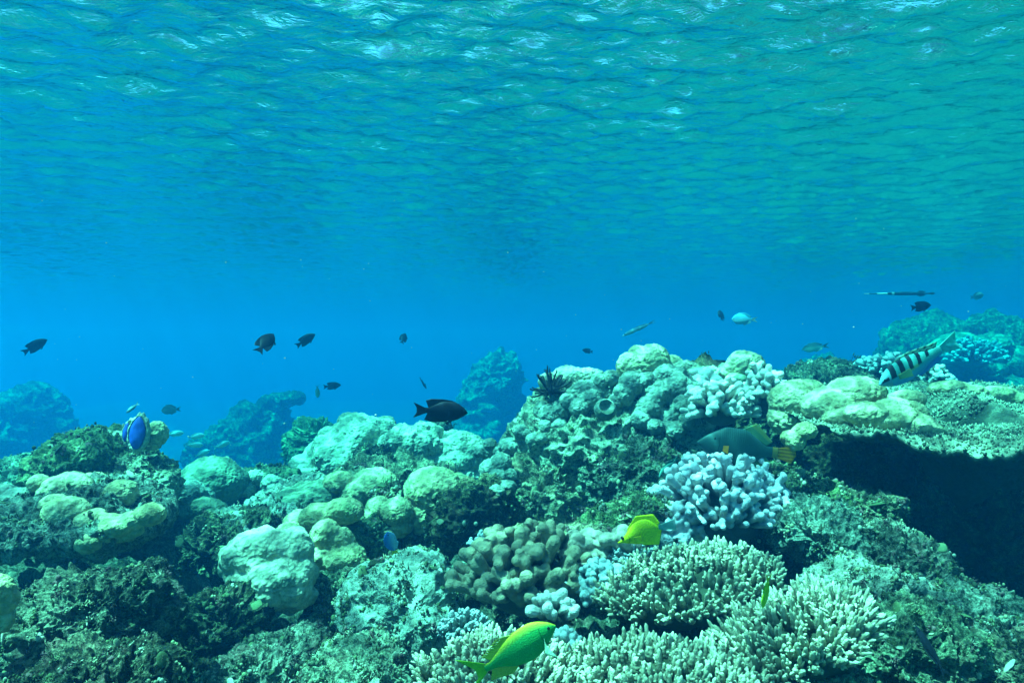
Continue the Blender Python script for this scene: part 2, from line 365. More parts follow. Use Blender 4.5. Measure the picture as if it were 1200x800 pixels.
def hit(px, py):
    """distance along the view axis to the first thing built so far in the direction of a picture point"""
    dr = Vector(P(px, py, 1.0)); n = dr.length
    ok, loc, nn, i, ob, mt = scn.ray_cast(bpy.context.evaluated_depsgraph_get(), dr * .3, dr / n)
    return loc.y if ok else 99.0
def rest(px, py, d, r, near=.75, far=.35):
    """let a knob of radius r sit on what is already there near depth d"""
    h = hit(px, py)
    return h - .4 * r if d - near < h < d + far else d
def lobes(spec, d, label, name="massive_coral", cat="coral", mat='massive', voxel=None, amp=.05, core=None, seed=1, lump=0, fs=1.0, sm=3, group=None, auto=True):
    """fused rounded lobes; spec rows (px, py, dd, rx, ry[, rz px])"""
    parts = []
    if auto:
        bpy.context.view_layer.update()
        hs = [rest(w[0], w[1], d + w[2], min(w[3], w[4]) * d / F) for w in spec]; md = float(np.median(hs)); tol = min(.12, .8 * float(np.mean([min(w[3], w[4]) for w in spec])) * d / F)
        spec = [(w[0], w[1], float(np.clip(h, md - tol, md + tol)) - d) + tuple(w[3:]) for w, h in zip(spec, hs)]
    for row in spec:
        px, py, dd, rx, ry = row[:5]; dk = d + dd; s = dk / F; rz = (row[5] if len(row) > 5 else min(rx, ry * 1.3)) * s
        parts.append(ball(P(px, py, dk), (rx * s, rz, ry * s), 4))
    if len(spec) > 2:        # the shared mass the lobes swell out of
        w = np.array([row[:5] for row in spec], float); cx, cy_ = (w[:, 0].min() + w[:, 0].max()) / 2, (w[:, 1].min() + w[:, 1].max()) / 2; dk = d + np.median(w[:, 2]) ; s = dk / F; m = np.minimum(w[:, 3], w[:, 4]).mean()
        parts.append(ball(P(w[:, 0].mean(), w[:, 1].mean() + m * .25, dk + m * s * .7), (max((np.ptp(w[:, 0]) / 2 + m * .2), m) * s, m * s * 1.1, max(np.ptp(w[:, 1]) / 2 + m * .2, m * .8) * s), 4))
    V, f = merge(parts); ext = (V.max(0) - V.min(0)).max(); vx = voxel or ext / 150
    V, f = remesh(V, f, vx, sm + 5); n = vnormals(V, f); r = np.mean([row[3] for row in spec]) * d / F
    q = V + seed * 5.3
    dsp = amp * r * fbm(q * .8 / r, 3) + amp * .4 * r * fbm(q * 3.5 / r, 3) + .0012 * d * fbm(q * 60, 2)
    if lump:
        d1, _ = worley(q * lump); dsp += fs * (.45 - np.minimum(d1, .9)) * .42 / lump
    V = V + n * dsp[:, None]
    return thing(name, V, f, M[mat], label, cat, group)
def fib(n, zmin=-.15, rng=None, jit=.25):
    k = np.arange(n) + .5; z = 1 - (1 - zmin) * k / n; ph = k * 2.399963 + (rng.normal(0, jit, n) if rng is not None else 0)
    if rng is not None: z = np.clip(z + rng.normal(0, .3 / math.sqrt(n), n), zmin, 1)
    r = np.sqrt(1 - z * z); return np.stack([r * np.cos(ph), r * np.sin(ph), z], 1)
def fingers(px, py, d, rx, ry, n, fr, label, name="finger_coral", mat='brownfinger', rz=None, seed=1, fork=.3, up=.3, voxel=None, club=1.15, inner=.45, zmin=-.25, knob=0.0, flat=0.0, sides=9, lean=(0, 0, 0), group=None):
    """a colony of rounded branches growing out from a shared centre; fr = branch radius in px"""
    rng = np.random.RandomState(seed); s = d / F; c = P(px, py, d); R = np.array([rx, rz or rx, ry]) * s; fr = fr * s
    D = fib(n, zmin, rng) + np.array(lean); D /= np.linalg.norm(D, axis=1)[:, None]; parts = []
    for k in range(n):
        dr = D[k]; tip = dr * R * rng.uniform(.76, 1.12); b = dr * R * inner; b[2] -= up * R[2] * .3
        mid = (b + tip) / 2 + rng.normal(0, .25 * fr, 3); mid[2] -= .15 * R[2] * up
        r = fr * rng.uniform(.65, 1.3)
        parts.append(tube([b, mid, tip], [r * .85, r * .9, r * club], sides))
        if rng.rand() < fork:
            for sg in (-1, 1):
                a, bb, _ = frame_of(tip - mid); w = rng.uniform(0, 6.28); off = (a * math.cos(w) + bb * math.sin(w)) * sg
                t2 = tip + off * r * 1.5 + (tip - mid) / np.linalg.norm(tip - mid) * r * rng.uniform(.2, .9)
                parts.append(tube([mid * .5 + tip * .5, t2 * .6 + tip * .4 , t2], [r * .8, r * .85, r * .95], sides))
        if knob and rng.rand() < knob:
            a, bb, _ = frame_of(tip - mid)
            for w in rng.uniform(0, 6.28, 3): parts.append(ball(tip - (tip - mid) * rng.uniform(.05, .5) + (a * math.cos(w) + bb * math.sin(w)) * r * .9, r * rng.uniform(.55, .8), 1))
    parts.append(ball((0, 0, -.08 * R[2]), R * (inner + .12), 3))
    V, f = merge(parts)
    if voxel: 
        V, f = remesh(V, f, voxel * s, 2)
    nn = vnormals(V, f); V = V + nn * (fr * .12 * perlin(V / fr * .7 + seed))[:, None]
    e = np.linalg.norm(V / R, axis=1); tone = np.clip((e - inner - .12) / (.95 - inner - .12), 0, 1) ** 1.3
    return thing(name, V + c, f, M[mat], label, "coral", group, attrs={"tone": tone}, loc=c - np.array([0, 0, R[2] * .5]))
def branchlet(sides=7, rings=8, seed=0, bump=.3):
    rng = np.random.RandomState(seed); V = []
    for i in range(rings + 1):
        t = i / rings; r = (1 - .62 * t ** 1.4) * (1 + bump * (.5 if i % 2 else -.5)); r *= (1 if i < rings else .35)
        an = (np.arange(sides) + .5 * (i % 2)) * 2 * math.pi / sides; rr = r * rng.uniform(.85, 1.15, sides)
        V.append(np.stack([rr * np.cos(an), rr * np.sin(an), np.full(sides, t)], 1))
    V = np.concatenate(V); idx = np.arange((rings + 1) * sides).reshape(-1, sides); nx = np.roll(idx, -1, 1)
    A, B, C, D = idx[:-1].ravel(), nx[:-1].ravel(), nx[1:].ravel(), idx[1:].ravel()
    Ft = np.concatenate([np.stack([A, B, C], 1), np.stack([A, C, D], 1), np.stack([np.full(sides - 2, idx[-1, 0]), idx[-1, 1:-1], idx[-1, 2:]], 1)])
    return V, Ft
_bl = [branchlet(seed=k) for k in range(4)]; _nub = [branchlet(5, 3, seed=k, bump=.2) for k in range(3)]
def scatter(base, dirs, rad, hgt, rng, tmpl):
    """place tapered branchlets: returns V, F, tone"""
    Vs, Fs, T, o = [], [], [], 0
    dirs = dirs / np.linalg.norm(dirs, axis=1)[:, None]
    a = np.cross(dirs, np.array([.3, .2, 1.0])); a /= np.linalg.norm(a, axis=1)[:, None]; b = np.cross(dirs, a)
    w = rng.randint(0, len(tmpl), len(base))
    for k, (tv, tf) in enumerate(tmpl):
        s = w == k; m = s.sum()
        if not m: continue
        X = tv[None, :, 0:1] * rad[s][:, None, None]; Y = tv[None, :, 1:2] * rad[s][:, None, None]; Z = tv[None, :, 2:3] * hgt[s][:, None, None]
        V = base[s][:, None] + X * a[s][:, None] + Y * b[s][:, None] + Z * dirs[s][:, None]
        Vs.append(V.reshape(-1, 3)); Fs.append((tf[None] + (np.arange(m) * len(tv))[:, None, None]).reshape(-1, 3) + o); o += m * len(tv)
        T.append(np.tile(tv[:, 2], m))
    return np.concatenate(Vs), np.concatenate(Fs), np.concatenate(T)
def acropora(px, py, d, rx, ry, n, label, rz=None, h=11, r=3.4, mat='acro', seed=1, up=.8, name="acropora_coral", zmin=-.1, tilt=0, wave=.12, lean=(0, -.1, 0), group=None):
    rng = np.random.RandomState(seed); s = d / F; c = P(px, py, d); Rr = np.array([rx, rz or rx * .8, ry]) * s
    D = fib(n, zmin, rng, .5); B = D * Rr; nn = D / Rr; nn /= np.linalg.norm(nn, axis=1)[:, None]
    B = B + nn * (wave * Rr.min() * fbm(B / Rr.min() * 1.6 + seed, 3))[:, None]
    dirs = nn + np.array([0, 0, up]) + np.array(lean) + rng.normal(0, .15, (n, 3))
    hh = h * s * rng.uniform(.6, 1.35, n) * (1 + .35 * perlin(B / (30 * s))); rr = r * s * rng.uniform(.8, 1.2, n)
    V, f, T = scatter(B - nn * rr[:, None], dirs, rr, hh, rng, _bl)
    # small side branchlets clustered round each main one
    m = n * 2; k = rng.randint(0, n, m); off = rng.normal(0, 1, (m, 3)); off /= np.linalg.norm(off, axis=1)[:, None]
    dn = dirs / np.linalg.norm(dirs, axis=1)[:, None]
    B2 = B[k] + dn[k] * (hh[k] * rng.uniform(.1, .55, m))[:, None]
    V2, f2, T2 = scatter(B2, dn[k] * .9 + off, rr[k] * .52, hh[k] * rng.uniform(.2, .38, m), rng, _bl)
    v3, f3 = ico(5); v3 = v3 * Rr; n3 = v3 / Rr ** 2; n3 /= np.linalg.norm(n3, axis=1)[:, None]
    v3 = v3 + n3 * (wave * Rr.min() * fbm(v3 / Rr.min() * 1.6 + seed, 3) - .003)[:, None]
    T = np.concatenate([T ** 1.2, np.clip(T2 + .25, 0, 1), np.zeros(len(v3))]); V, f = merge([(V, f), (V2, f2), (v3, f3)])
    if tilt:
        a = R_(tilt); x, z = V[:, 0].copy(), V[:, 2].copy(); V[:, 0] = x * math.cos(a) - z * math.sin(a); V[:, 2] = x * math.sin(a) + z * math.cos(a)
    return thing(name, V + c, f, M[mat], label, "coral", group, attrs={"tone": T}, loc=c - np.array([0, 0, Rr[2]]))
def table_coral():
    rng = np.random.RandomState(5); nr, na = 150, 620; c = np.array([1.70, 2.26, -.275]); Rx, Ry = .78, .60
    an = np.arange(na) * 2 * math.pi / na; t = np.linspace(0, 1, nr) ** .8
    rim = 1 + .05 * perlin(np.stack([3 * np.cos(an), 3 * np.sin(an), 0 * an], 1)) + .02 * perlin(np.stack([14 * np.cos(an), 14 * np.sin(an), 0 * an], 1)) + .008 * perlin(np.stack([60 * np.cos(an), 60 * np.sin(an), 0 * an], 1))
    A, T = np.meshgrid(an, t); x = T * rim * np.cos(A) * Rx; y = T * rim * np.sin(A) * Ry
    q = np.stack([x.ravel(), y.ravel(), 0 * x.ravel()], 1)
    z = (.035 * T ** 2.5 - .01 + .06 * np.clip(y / Ry, -1, 1)) + (.022 * fbm(q * 5, 3) + .010 * fbm(q * 22, 3, ridged=True) + .005 * fbm(q * 70, 2)).reshape(x.shape)
    # deep hollow between the growing leaves of the plate
    hx, hy = P(1114, 492, 2.34)[:2] - c[:2]
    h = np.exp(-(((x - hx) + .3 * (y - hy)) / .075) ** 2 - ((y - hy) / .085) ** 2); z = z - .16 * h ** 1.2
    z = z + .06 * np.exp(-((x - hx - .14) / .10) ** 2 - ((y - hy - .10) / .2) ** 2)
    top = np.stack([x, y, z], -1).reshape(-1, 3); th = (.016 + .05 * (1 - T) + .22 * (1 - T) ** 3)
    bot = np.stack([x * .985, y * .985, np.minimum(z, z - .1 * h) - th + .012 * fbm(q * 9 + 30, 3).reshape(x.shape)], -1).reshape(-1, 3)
    i = np.arange(nr * na).reshape(nr, na); nx = np.roll(i, -1, 1)
    ft = np.stack([i[:-1].ravel(), i[1:].ravel(), nx[1:].ravel(), nx[:-1].ravel()], 1); o = nr * na
    fb = ft[:, ::-1] + o; fr = np.stack([i[-1], i[-1] + o, nx[-1] + o, nx[-1]], 1)
    V = np.concatenate([top, bot]); Fq = np.concatenate([ft, fb, fr])
    root = thing("table_coral", V + c, Fq, M['plate'], "wide flat table coral with rough pale rim jutting over a dark hollow", "coral", attrs={"tone": np.concatenate([np.clip(.25 + .75 * T.ravel() ** 3 - h.ravel(), 0, 1), np.zeros(o)])}, loc=c)  # tone drops in the hollow and underside to paint their shade
    # granular branchlets over the top, thickest at the rim
    k = rng.randint(0, nr * na, 15000); k = k[(T.ravel()[k] > .15) & (h.ravel()[k] < .35)]; m = len(k)
    Bp = top[k]; dr = np.stack([rng.normal(0, .4, m) + .5 * T.ravel()[k] * np.cos(A.ravel()[k]), rng.normal(0, .4, m) + .5 * T.ravel()[k] * np.sin(A.ravel()[k]), np.ones(m)], 1)
    hh = rng.uniform(.006, .016, m); V2, f2, t2 = scatter(Bp - [0, 0, .002], dr, hh * .38, hh, rng, _nub)
    b = link("branchlets", make_mesh("branchlets", V2, f2, M['plate'], attrs={"tone": t2 ** .8}), parent=root)
    v, f = tube([(0, .15, -1.0), (.0, .1, -.5), (0, .02, -.1)], [.30, .22, .34], 48, 2); v, f = ico(6)
    v = v * np.array([.32, .24, .52]) + np.array([.05, .12, -.68]); nn = ico(6)[0]; v = v + nn * (.09 * fbm(v * 6, 4) + .05 * fbm(v * 17, 3, ridged=True))[:, None]
    link("stalk", make_mesh("stalk", v, f, M['rock_dark']), parent=root)
    return root
def growth(hosts, n, label):
    """small encrusting life on the rocks: knots of nubs, tufts and crusts that nobody could count"""
    rng = np.random.RandomState(77); B, N = [], []
    for o in hosts:
        me = o.data; k = len(me.vertices); co = np.empty(k * 3, np.float32); me.vertices.foreach_get("co", co); no = np.empty(k * 3, np.float32); me.vertices.foreach_get("normal", no)
        co = co.reshape(-1, 3) + np.array(o.location); no = no.reshape(-1, 3); i = rng.randint(0, k, k // 20)
        ok = (no[i, 2] > -.2) & (no[i, 1] < .5); B.append(co[i[ok]]); N.append(no[i[ok]])
    B, N = np.concatenate(B), np.concatenate(N); i = rng.permutation(len(B))[:n]; B, N = B[i], N[i]; parts, C = [], []
    pal = np.array([(.34, .34, .20), (.20, .25, .12), (.12, .16, .07), (.20, .12, .11), (.10, .12, .07), (.05, .06, .03), (.46, .44, .32)])
    iv, jf = ico(1); jv2, jf2 = ico(2)
    for b, nn in zip(B, N):
        c = pal[rng.randint(len(pal))] * rng.uniform(.6, 1.1); kind = rng.rand(); sc = .55 * rng.uniform(.5, 1.5) * (max(b[1], 1) / 1.7) ** .8
        a, bb, _ = frame_of(nn)
        if kind < .5:
            for _ in range(rng.randint(4, 11)):
                off = rng.normal(0, .011, 2) * sc; v, f = (jv2 * (.0025 + .0055 * rng.rand() ** 2) * sc * np.array([1, 1, rng.uniform(.8, 1.6)]), jf2)
                parts.append((v + b + a * off[0] + bb * off[1] + nn * .002, f)); C.append(np.tile(c, (len(v), 1)))
        elif kind < .95:
            m = rng.randint(7, 16); base = b + a * rng.normal(0, .009, (m, 1)) * sc + bb * rng.normal(0, .009, (m, 1)) * sc
            v, f, t = scatter(base, nn + rng.normal(0, .5, (m, 3)), rng.uniform(.0015, .003, m) * sc, rng.uniform(.008, .02, m) * sc, rng, _nub)
            parts.append((v, f)); C.append(np.tile(c, (len(v), 1)) * (.5 + .6 * t)[:, None])
        else:
            v = jv2 * (.014 + .014 * rng.rand()) * sc; h = v @ nn; v = v - nn * (h * .78)[:, None]; v = v * (1 + .35 * perlin(v * 60 + b * 9))[:, None]
            parts.append((v + b, jf2)); C.append(np.tile(c, (len(v), 1)))
    V, f = merge(parts); me = make_mesh("encrusting_growth", V, f, M['growth'], attrs={"Col": np.concatenate(C)})
    return tag(link("encrusting_growth", me), label, None, None, 'stuff')
def feather_star(px, py, d, r, label):
    rng = np.random.RandomState(4); s = d / F; parts = []; c = P(px, py, d); D = fib(34, -.35, rng) + [0, -.25, 0]
    for dr in D:
        L = r * s * rng.uniform(.75, 1.1); a, b, dd = frame_of(dr); cu = (a * rng.normal() + b * rng.normal()) * .25; cu[2] += .25
        pts = [dd * L * t + cu * L * t * t for t in np.linspace(.05, 1, 9)]; pts[-1] = pts[-2] + (pts[-2] - pts[-4]) * .12 + np.array([0, 0, .05 * L])
        parts.append(tube(pts, np.linspace(.006, .003, 9) * s * 782 / 3.0, 5, 1))
        for i in range(1, 9):
            for sg in (-1, 1):
                for e in (0, .5):
                    pp = pts[i] * (1 - e) + pts[i - 1] * e; parts.append(tube([pp, pp + (a * sg * .8 + dd * .5) * L * .22 * (1 - .5 * i / 9)], np.array([.0016, .0008]) * s * 782 / 3, 4, 1))
    V, f = merge(parts); return thing("feather_star", V + c, f, M['black'], label, "feather star", loc=c)

# ---------------------------------------------------------------- far reef, fading into the water
rock(12, 514, 15.8, 38, 46, "dark hazy reef bulk at the far left edge in deep water", name="reef_mound", seed=1, mat='rock_far', rz=1.88, sq=.7)
rock(300, 545, 14.5, 52, 68, "domed hazy reef mound at left with a ledge jutting from its top", name="reef_mound", seed=2, mat='rock_far', rz=1.42)
rock(255, 545, 13.7, 34, 42, "low hazy shoulder of reef left of the domed mound", name="reef_mound", seed=3, mat='rock_far')
rock(330, 470, 14.4, 22, 6, "thin dark coral ledge on top of the domed reef mound", name="coral_ledge", cat="coral", seed=4, mat='rock_far', tilt=8)
rock(366, 526, 5.6, 27, 38, "dark green bushy reef knoll left of the pale lumpy hump", name="reef_knoll", seed=5, mat='rock_green', tilt=-25, rough=1.6)
rock(575, 505, 19.1, 36, 74, "tall hazy reef tower behind the large dark fish", name="reef_tower", seed=6, mat='rock_far', rz=1.42, sq=.8)
rock(585, 445, 18.5, 30, 30, "overhanging head of the hazy reef tower at centre", name="coral_outcrop", seed=7, mat='rock_far', rz=0.94)
rock(535, 540, 17.4, 60, 45, "hazy reef foot in front of the tower at centre", name="reef_mound", seed=8, mat='rock_far', rz=1.42)
rock(1118, 428, 12.4, 70, 58, "broad hazy reef mound at the far right under the trumpetfish", name="reef_mound", seed=9, mat='rock_far', rz=1.88)
rock(1180, 415, 11.4, 60, 40, "rounded hazy reef shoulder at the far right edge", name="reef_mound", seed=10, mat='rock_far', rz=1.42)
rock(970, 455, 16.5, 60, 40, "faint low reef slope left of the far right mound", name="reef_mound", seed=12, mat='rock_far', rz=1.42)
lobes([(1120, 412, 0, 30, 22), (1160, 408, .1, 26, 18), (1150, 432, -.2, 28, 16), (1190, 425, 0, 24, 20), (1135, 440, -.2, 22, 14)], 9.6, "dim green rounded corals on the far right reef behind the striped fish", mat='teal', seed=14, amp=.1)
fingers(1140, 418, 9.0, 32, 20, 240, 1.7, "hazy dome of fine branches at right behind the wrasse tail", mat='acroblue', name="branching_coral", seed=4)
fingers(1092, 445, 3.6, 20, 17, 60, 2.6, "bright bushy coral just right of the striped fish", mat='white', name="branching_coral", seed=41)
fingers(1040, 432, 3.7, 34, 17, 90, 3.0, "dark bushy coral with pale tips left of the striped fish", mat='acroblue', name="branching_coral", seed=42)
rock(1000, 447, 3.9, 75, 22, "dark rock ridge behind the cream massive corals", seed=43, mat='rock_dark', rz=.3)

# ---------------------------------------------------------------- left side
rock(118, 556, 2.55, 62, 42, "green furry rock mound at left topped by the clam", name="reef_knoll", seed=15, mat='rock_green', rz=.25, level=7)
rock(165, 570, 2.45, 42, 34, "speckled right shoulder of the green rock mound at left", name="reef_knoll", seed=16, mat='rock_pale', tilt=-25, level=6)
rock(40, 560, 3.2, 50, 20, "low sunlit rock in the second row at the left edge", seed=17, mat='rock_pale')
lobes([(184, 508, 0, 13, 15), (178, 518, 0, 12, 9)], 2.5, auto=False, label= "round pale coral ball beside the blue clam", mat='massive', amp=.08, seed=2)
lobes([(127, 513, 0, 24, 10)], 2.6, auto=False, label= "smooth turquoise coral cushion left of the blue clam", mat='palehump', seed=3)
lobes([(250, 566, .1, 40, 29)], 3.1, "smooth dull green coral dome at left centre", name="dome_coral", mat='teal', amp=.10, seed=4)
lobes([(213, 578, 0, 28, 17), (232, 584, .05, 20, 14), (198, 582, 0, 14, 12)], 2.7, "pale green rounded coral in front of the dull green dome", mat='grey', amp=.08, seed=5)
lobes([(242, 596, 0, 26, 12), (225, 600, 0, 18, 10)], 2.5, "low green coral pad under the dull green dome", mat='teal', amp=.1, seed=6)
lobes([(20, 590, 0, 40, 19), (45, 574, 0, 12, 11), (2, 580, 0, 20, 14)], 1.95, "broad blue-green lobed coral at the left edge", mat='grey', seed=7, amp=.08)
lobes([(46, 567, 0, 13, 11), (68, 573, 0, 18, 16), (90, 570, .02, 18, 16), (84, 564, .05, 16, 12), (58, 578, 0, 14, 11)], 1.9, "cluster of rounded pale lobes on the left ledge", mat='massive', seed=8, amp=.07, sm=2)
lobes([(143, 580, 0, 18, 19), (141, 594, 0, 15, 12)], 1.88, "single tall pale coral knob on the left ledge", mat='massive', seed=9, amp=.12)
lobes([(110, 563, .05, 17, 10), (122, 566, .05, 17, 10)], 2.0, "small flat pale coral lobes between the ledge knobs", mat='massive', seed=10, amp=.08)
lobes([(64, 590, 0, 16, 12), (78, 600, 0, 25, 19), (90, 606, 0, 16, 14)], 1.75, "overhanging pale lobe in the middle of the left ledge", mat='massive', seed=11, amp=.08)
lobes([(98, 612, 0, 14, 11), (104, 634, -.02, 20, 14), (120, 626, 0, 16, 12), (136, 617, 0, 20, 12), (154, 611, .02, 16, 12), (176, 603, .04, 17, 13), (112, 606, .03, 14, 10)], 1.72, "long lower row of yellowish lobes hanging over the dark cave at left", mat='yellow', seed=12, amp=.08, sm=2)
rock(60, 606, 1.90, 115, 24, "speckled ledge rock carrying the pale lobes at left", name="reef_ledge", seed=18, mat='rock', rz=.30, level=7)
lobes([(-8, 702, 0, 24, 30), (0, 725, 0, 16, 18)], 1.15, "yellow-green lobe cut by the left picture edge", mat='yellow', seed=13, amp=.1)
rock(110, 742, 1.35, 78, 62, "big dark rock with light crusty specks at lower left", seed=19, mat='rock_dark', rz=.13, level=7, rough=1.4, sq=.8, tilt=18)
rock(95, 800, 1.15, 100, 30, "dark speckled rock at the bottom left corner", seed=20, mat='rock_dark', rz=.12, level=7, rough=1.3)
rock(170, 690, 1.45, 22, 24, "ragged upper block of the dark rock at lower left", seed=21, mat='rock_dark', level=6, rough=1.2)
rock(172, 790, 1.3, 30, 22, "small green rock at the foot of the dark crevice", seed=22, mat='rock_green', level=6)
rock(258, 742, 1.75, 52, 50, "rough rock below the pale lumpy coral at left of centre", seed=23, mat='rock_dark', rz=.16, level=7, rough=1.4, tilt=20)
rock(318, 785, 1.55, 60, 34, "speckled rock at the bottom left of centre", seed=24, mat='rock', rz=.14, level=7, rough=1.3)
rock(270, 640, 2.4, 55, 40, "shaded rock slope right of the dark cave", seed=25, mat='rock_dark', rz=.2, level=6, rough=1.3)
rock(300, 612, 2.5, 42, 13, "sunlit rubble shelf above the pale lumpy coral", seed=26, mat='rock_pale', rz=.15, level=6, rough=1.4)
lobes([(308, 652, 0, 46, 34, 30), (340, 645, .02, 30, 28), (328, 680, -.02, 40, 34), (300, 676, 0, 32, 28), (345, 698, 0, 24, 20), (282, 658, .04, 26, 24), (345, 668, 0, 26, 28)], 1.85, "pale lumpy coral boulder beside the dark crevice", name="lumpy_coral", mat='palehump', seed=14, amp=.06, lump=22, fs=.9, sm=2)
# ---------------------------------------------------------------- centre left
rock(300, 575, 3.4, 40, 24, "shaded teal rock below the domed reef", seed=27, mat='rock_green', level=6)
lobes([(300, 560, .1, 12, 9), (318, 566, 0, 13, 10), (288, 572, 0, 12, 10), (330, 572, 0, 12, 9)], 3.1, "little turquoise coral clumps in front of the domed reef", mat='palehump', seed=15, amp=.15)
rock(335, 587, 2.9, 44, 22, "rounded rock with a fringe of pale crust left of centre", seed=28, mat='rock_pale', rz=.2, level=6, tilt=12)
lobes([(372, 586, 0, 38, 24), (346, 592, 0, 28, 20), (400, 582, .05, 26, 19)], 2.75, "grey-green coral dome under the pale lumpy hump", mat='teal', seed=16, amp=.12)
lobes([(425, 512, .05, 34, 26, 40), (405, 535, .0, 44, 34, 44), (385, 555, .0, 46, 28), (440, 505, .1, 26, 20), (412, 495, .15, 18, 12), (372, 572, .0, 36, 22), (430, 545, -.05, 30, 26), (350, 580, .0, 24, 16)], 3.7, "large pale lumpy coral hump left of the large dark fish", name="lumpy_coral", mat='palehump', seed=17, amp=.12, lump=9, fs=1.0, sm=0, auto=False)
lobes([(474, 522, -.1, 30, 24), (492, 530, -.1, 28, 28), (470, 545, -.15, 28, 24), (500, 506, 0, 20, 10), (488, 556, -.15, 26, 18), (455, 528, -.05, 14, 18)], 3.6, "bright pale coral boulder in the middle of the hump row", name="lumpy_coral", mat='palehump', seed=18, amp=.14, lump=11, fs=1.0, sm=0, auto=False)
lobes([(545, 535, 0, 34, 30), (562, 550, .05, 28, 28), (520, 545, -.05, 30, 30), (530, 518, .1, 26, 14), (540, 565, -.05, 34, 26), (512, 570, -.05, 20, 18)], 3.6, "pale turquoise coral boulder at the right end of the hump row", name="lumpy_coral", mat='palehump', seed=19, amp=.12, lump=10, fs=1.0, sm=0, auto=False)
rock(470, 590, 3.75, 130, 52, "sunlit reef base behind and between the pale humps", seed=70, mat='rock_pale', rz=.3, level=6)
rock(447, 540, 3.4, 26, 20, "dark mossy rock wedged between the pale humps", seed=29, mat='rock_dark', level=6, rough=1.3)
rock(518, 500, 4.0, 14, 9, "small dark nub on the hump under the large dark fish", seed=44, mat='rock_dark', level=5)
rock(470, 560, 3.0, 60, 16, "sunlit rubble band below the bright pale coral", seed=30, mat='rock_pale', rz=.15, level=6, rough=1.4)
lobes([(438, 572, 0, 30, 24), (418, 578, 0, 20, 16), (398, 566, .05, 20, 14)], 2.6, "smooth ochre coral dome in the centre row", mat='yellow', seed=20, amp=.08)
rock(458, 580, 2.55, 18, 12, "dark mossy lump on the right of the ochre dome", seed=31, mat='rock_dark', level=6, rough=1.4)
lobes([(508, 575, 0, 34, 28), (524, 592, -.05, 28, 26), (500, 604, -.05, 24, 24), (526, 616, -.08, 22, 16), (494, 624, -.05, 18, 18), (536, 572, .05, 22, 18)], 2.5, "tall ochre-green lobed coral between the boulder and the rock", mat='yellow', seed=21, amp=.10, sm=2)
lobes([(466, 600, 0, 20, 18), (444, 598, 0, 16, 16), (430, 613, 0, 18, 15), (468, 616, 0, 16, 13), (450, 628, -.03, 16, 13), (418, 606, .03, 14, 12)], 2.4, "cluster of small rounded ochre knobs in the centre", mat='yellow', seed=22, amp=.10, sm=1)
rock(490, 630, 2.6, 66, 34, "dark rubbly rock under the ochre knobs", seed=32, mat='rock_dark', rz=.2, level=7, rough=1.4)
lobes([(352, 612, .05, 20, 14), (376, 606, .05, 26, 17), (402, 598, .05, 24, 15), (340, 625, .05, 16, 13)], 2.2, "upper pale yellow lobes stepping up toward the centre", mat='yellow', seed=23, amp=.10, sm=2)
lobes([(382, 630, 0, 20, 22), (378, 650, 0, 26, 20), (402, 655, -.02, 27, 19), (420, 668, -.03, 20, 15), (396, 636, 0, 18, 18), (360, 655, .02, 16, 18)], 2.05, "cream yellow folded coral above the rough boulder", mat='yellow', seed=24, amp=.12, sm=2)
rock(395, 640, 2.35, 55, 34, "green rock between the cream yellow corals", seed=33, mat='rock_green', rz=.12, level=6, rough=1.2)
rock(470, 715, 1.85, 72, 62, "large rounded rough boulder at bottom centre left", seed=34, mat='rock_pale', rz=.17, level=7, rough=.55)
rock(395, 712, 1.95, 34, 34, "mottled rock between the lumpy coral and the boulder", seed=35, mat='rock', rz=.12, level=6, rough=1.3)
rock(418, 790, 1.45, 62, 26, "pale flat-topped rock at the bottom edge left of centre", seed=36, mat='rock_pale', rz=.12, level=7, rough=1.0, sq=.7)
rock(560, 610, 2.35, 40, 44, "dark shaded rock wall behind the brown finger coral", seed=37, mat='rock_dark', rz=.15, level=6, rough=1.2)
# ---------------------------------------------------------------- the centre right hump
rock(705, 535, 3.0, 112, 84, "big crusty reef rock rising at centre right", name="reef_rock", seed=38, mat='rock_pale', rz=.42, level=7, rough=.9)
rock(640, 580, 2.75, 68, 44, "speckled lower flank of the big crusty rock", seed=39, mat='rock_pale', rz=.22, level=7, rough=1.1)
rock(735, 560, 2.62, 60, 46, "mottled front bulge of the big crusty rock", seed=40, mat='rock', rz=.18, level=7, rough=1.1, tilt=20)
rock(800, 500, 3.1, 80, 60, "shaded rock core under the knobbed top at right of centre", seed=45, mat='rock_dark', rz=.25, level=6)
lobes([(668, 445, 0, 24, 16), (690, 442, 0, 20, 12), (648, 448, .1, 18, 12), (700, 462, -.03, 13, 13), (685, 470, -.05, 10, 9), (680, 455, -.03, 12, 9)], 3.0, "pale lumpy coral crest left of the highest dome", mat='palehump', seed=25, amp=.12, sm=2)
lobes([(645, 487, 0, 15, 14), (658, 480, .02, 13, 12), (635, 482, .04, 10, 12), (640, 500, .02, 10, 10), (655, 498, .0, 11, 9)], 2.75, "grey-blue knob cluster below the black feather star", mat='grey', seed=26, amp=.08, sm=1)
lobes([(692, 468, 0, 14, 13), (678, 478, 0, 12, 11), (702, 448, .1, 11, 11), (716, 443, .1, 10, 10), (664, 470, 0, 10, 9)], 2.8, "pale knobs in the middle of the upper rock face", mat='grey', seed=27, amp=.08, sm=1)
lobes([(765, 424, 0, 21, 21), (738, 430, 0, 17, 17), (750, 418, .05, 16, 13), (785, 430, .1, 18, 14)], 3.0, "highest pale rounded coral dome at the reef top", name="dome_coral", mat='massive', seed=28, amp=.07, sm=2)
lobes([(740, 450, 0, 16, 16), (731, 462, -.02, 13, 14), (722, 470, -.03, 10, 9), (755, 447, .02, 15, 11)], 2.8, "blue-green bulging coral column under the highest dome", mat='grey', seed=29, amp=.08, sm=2)
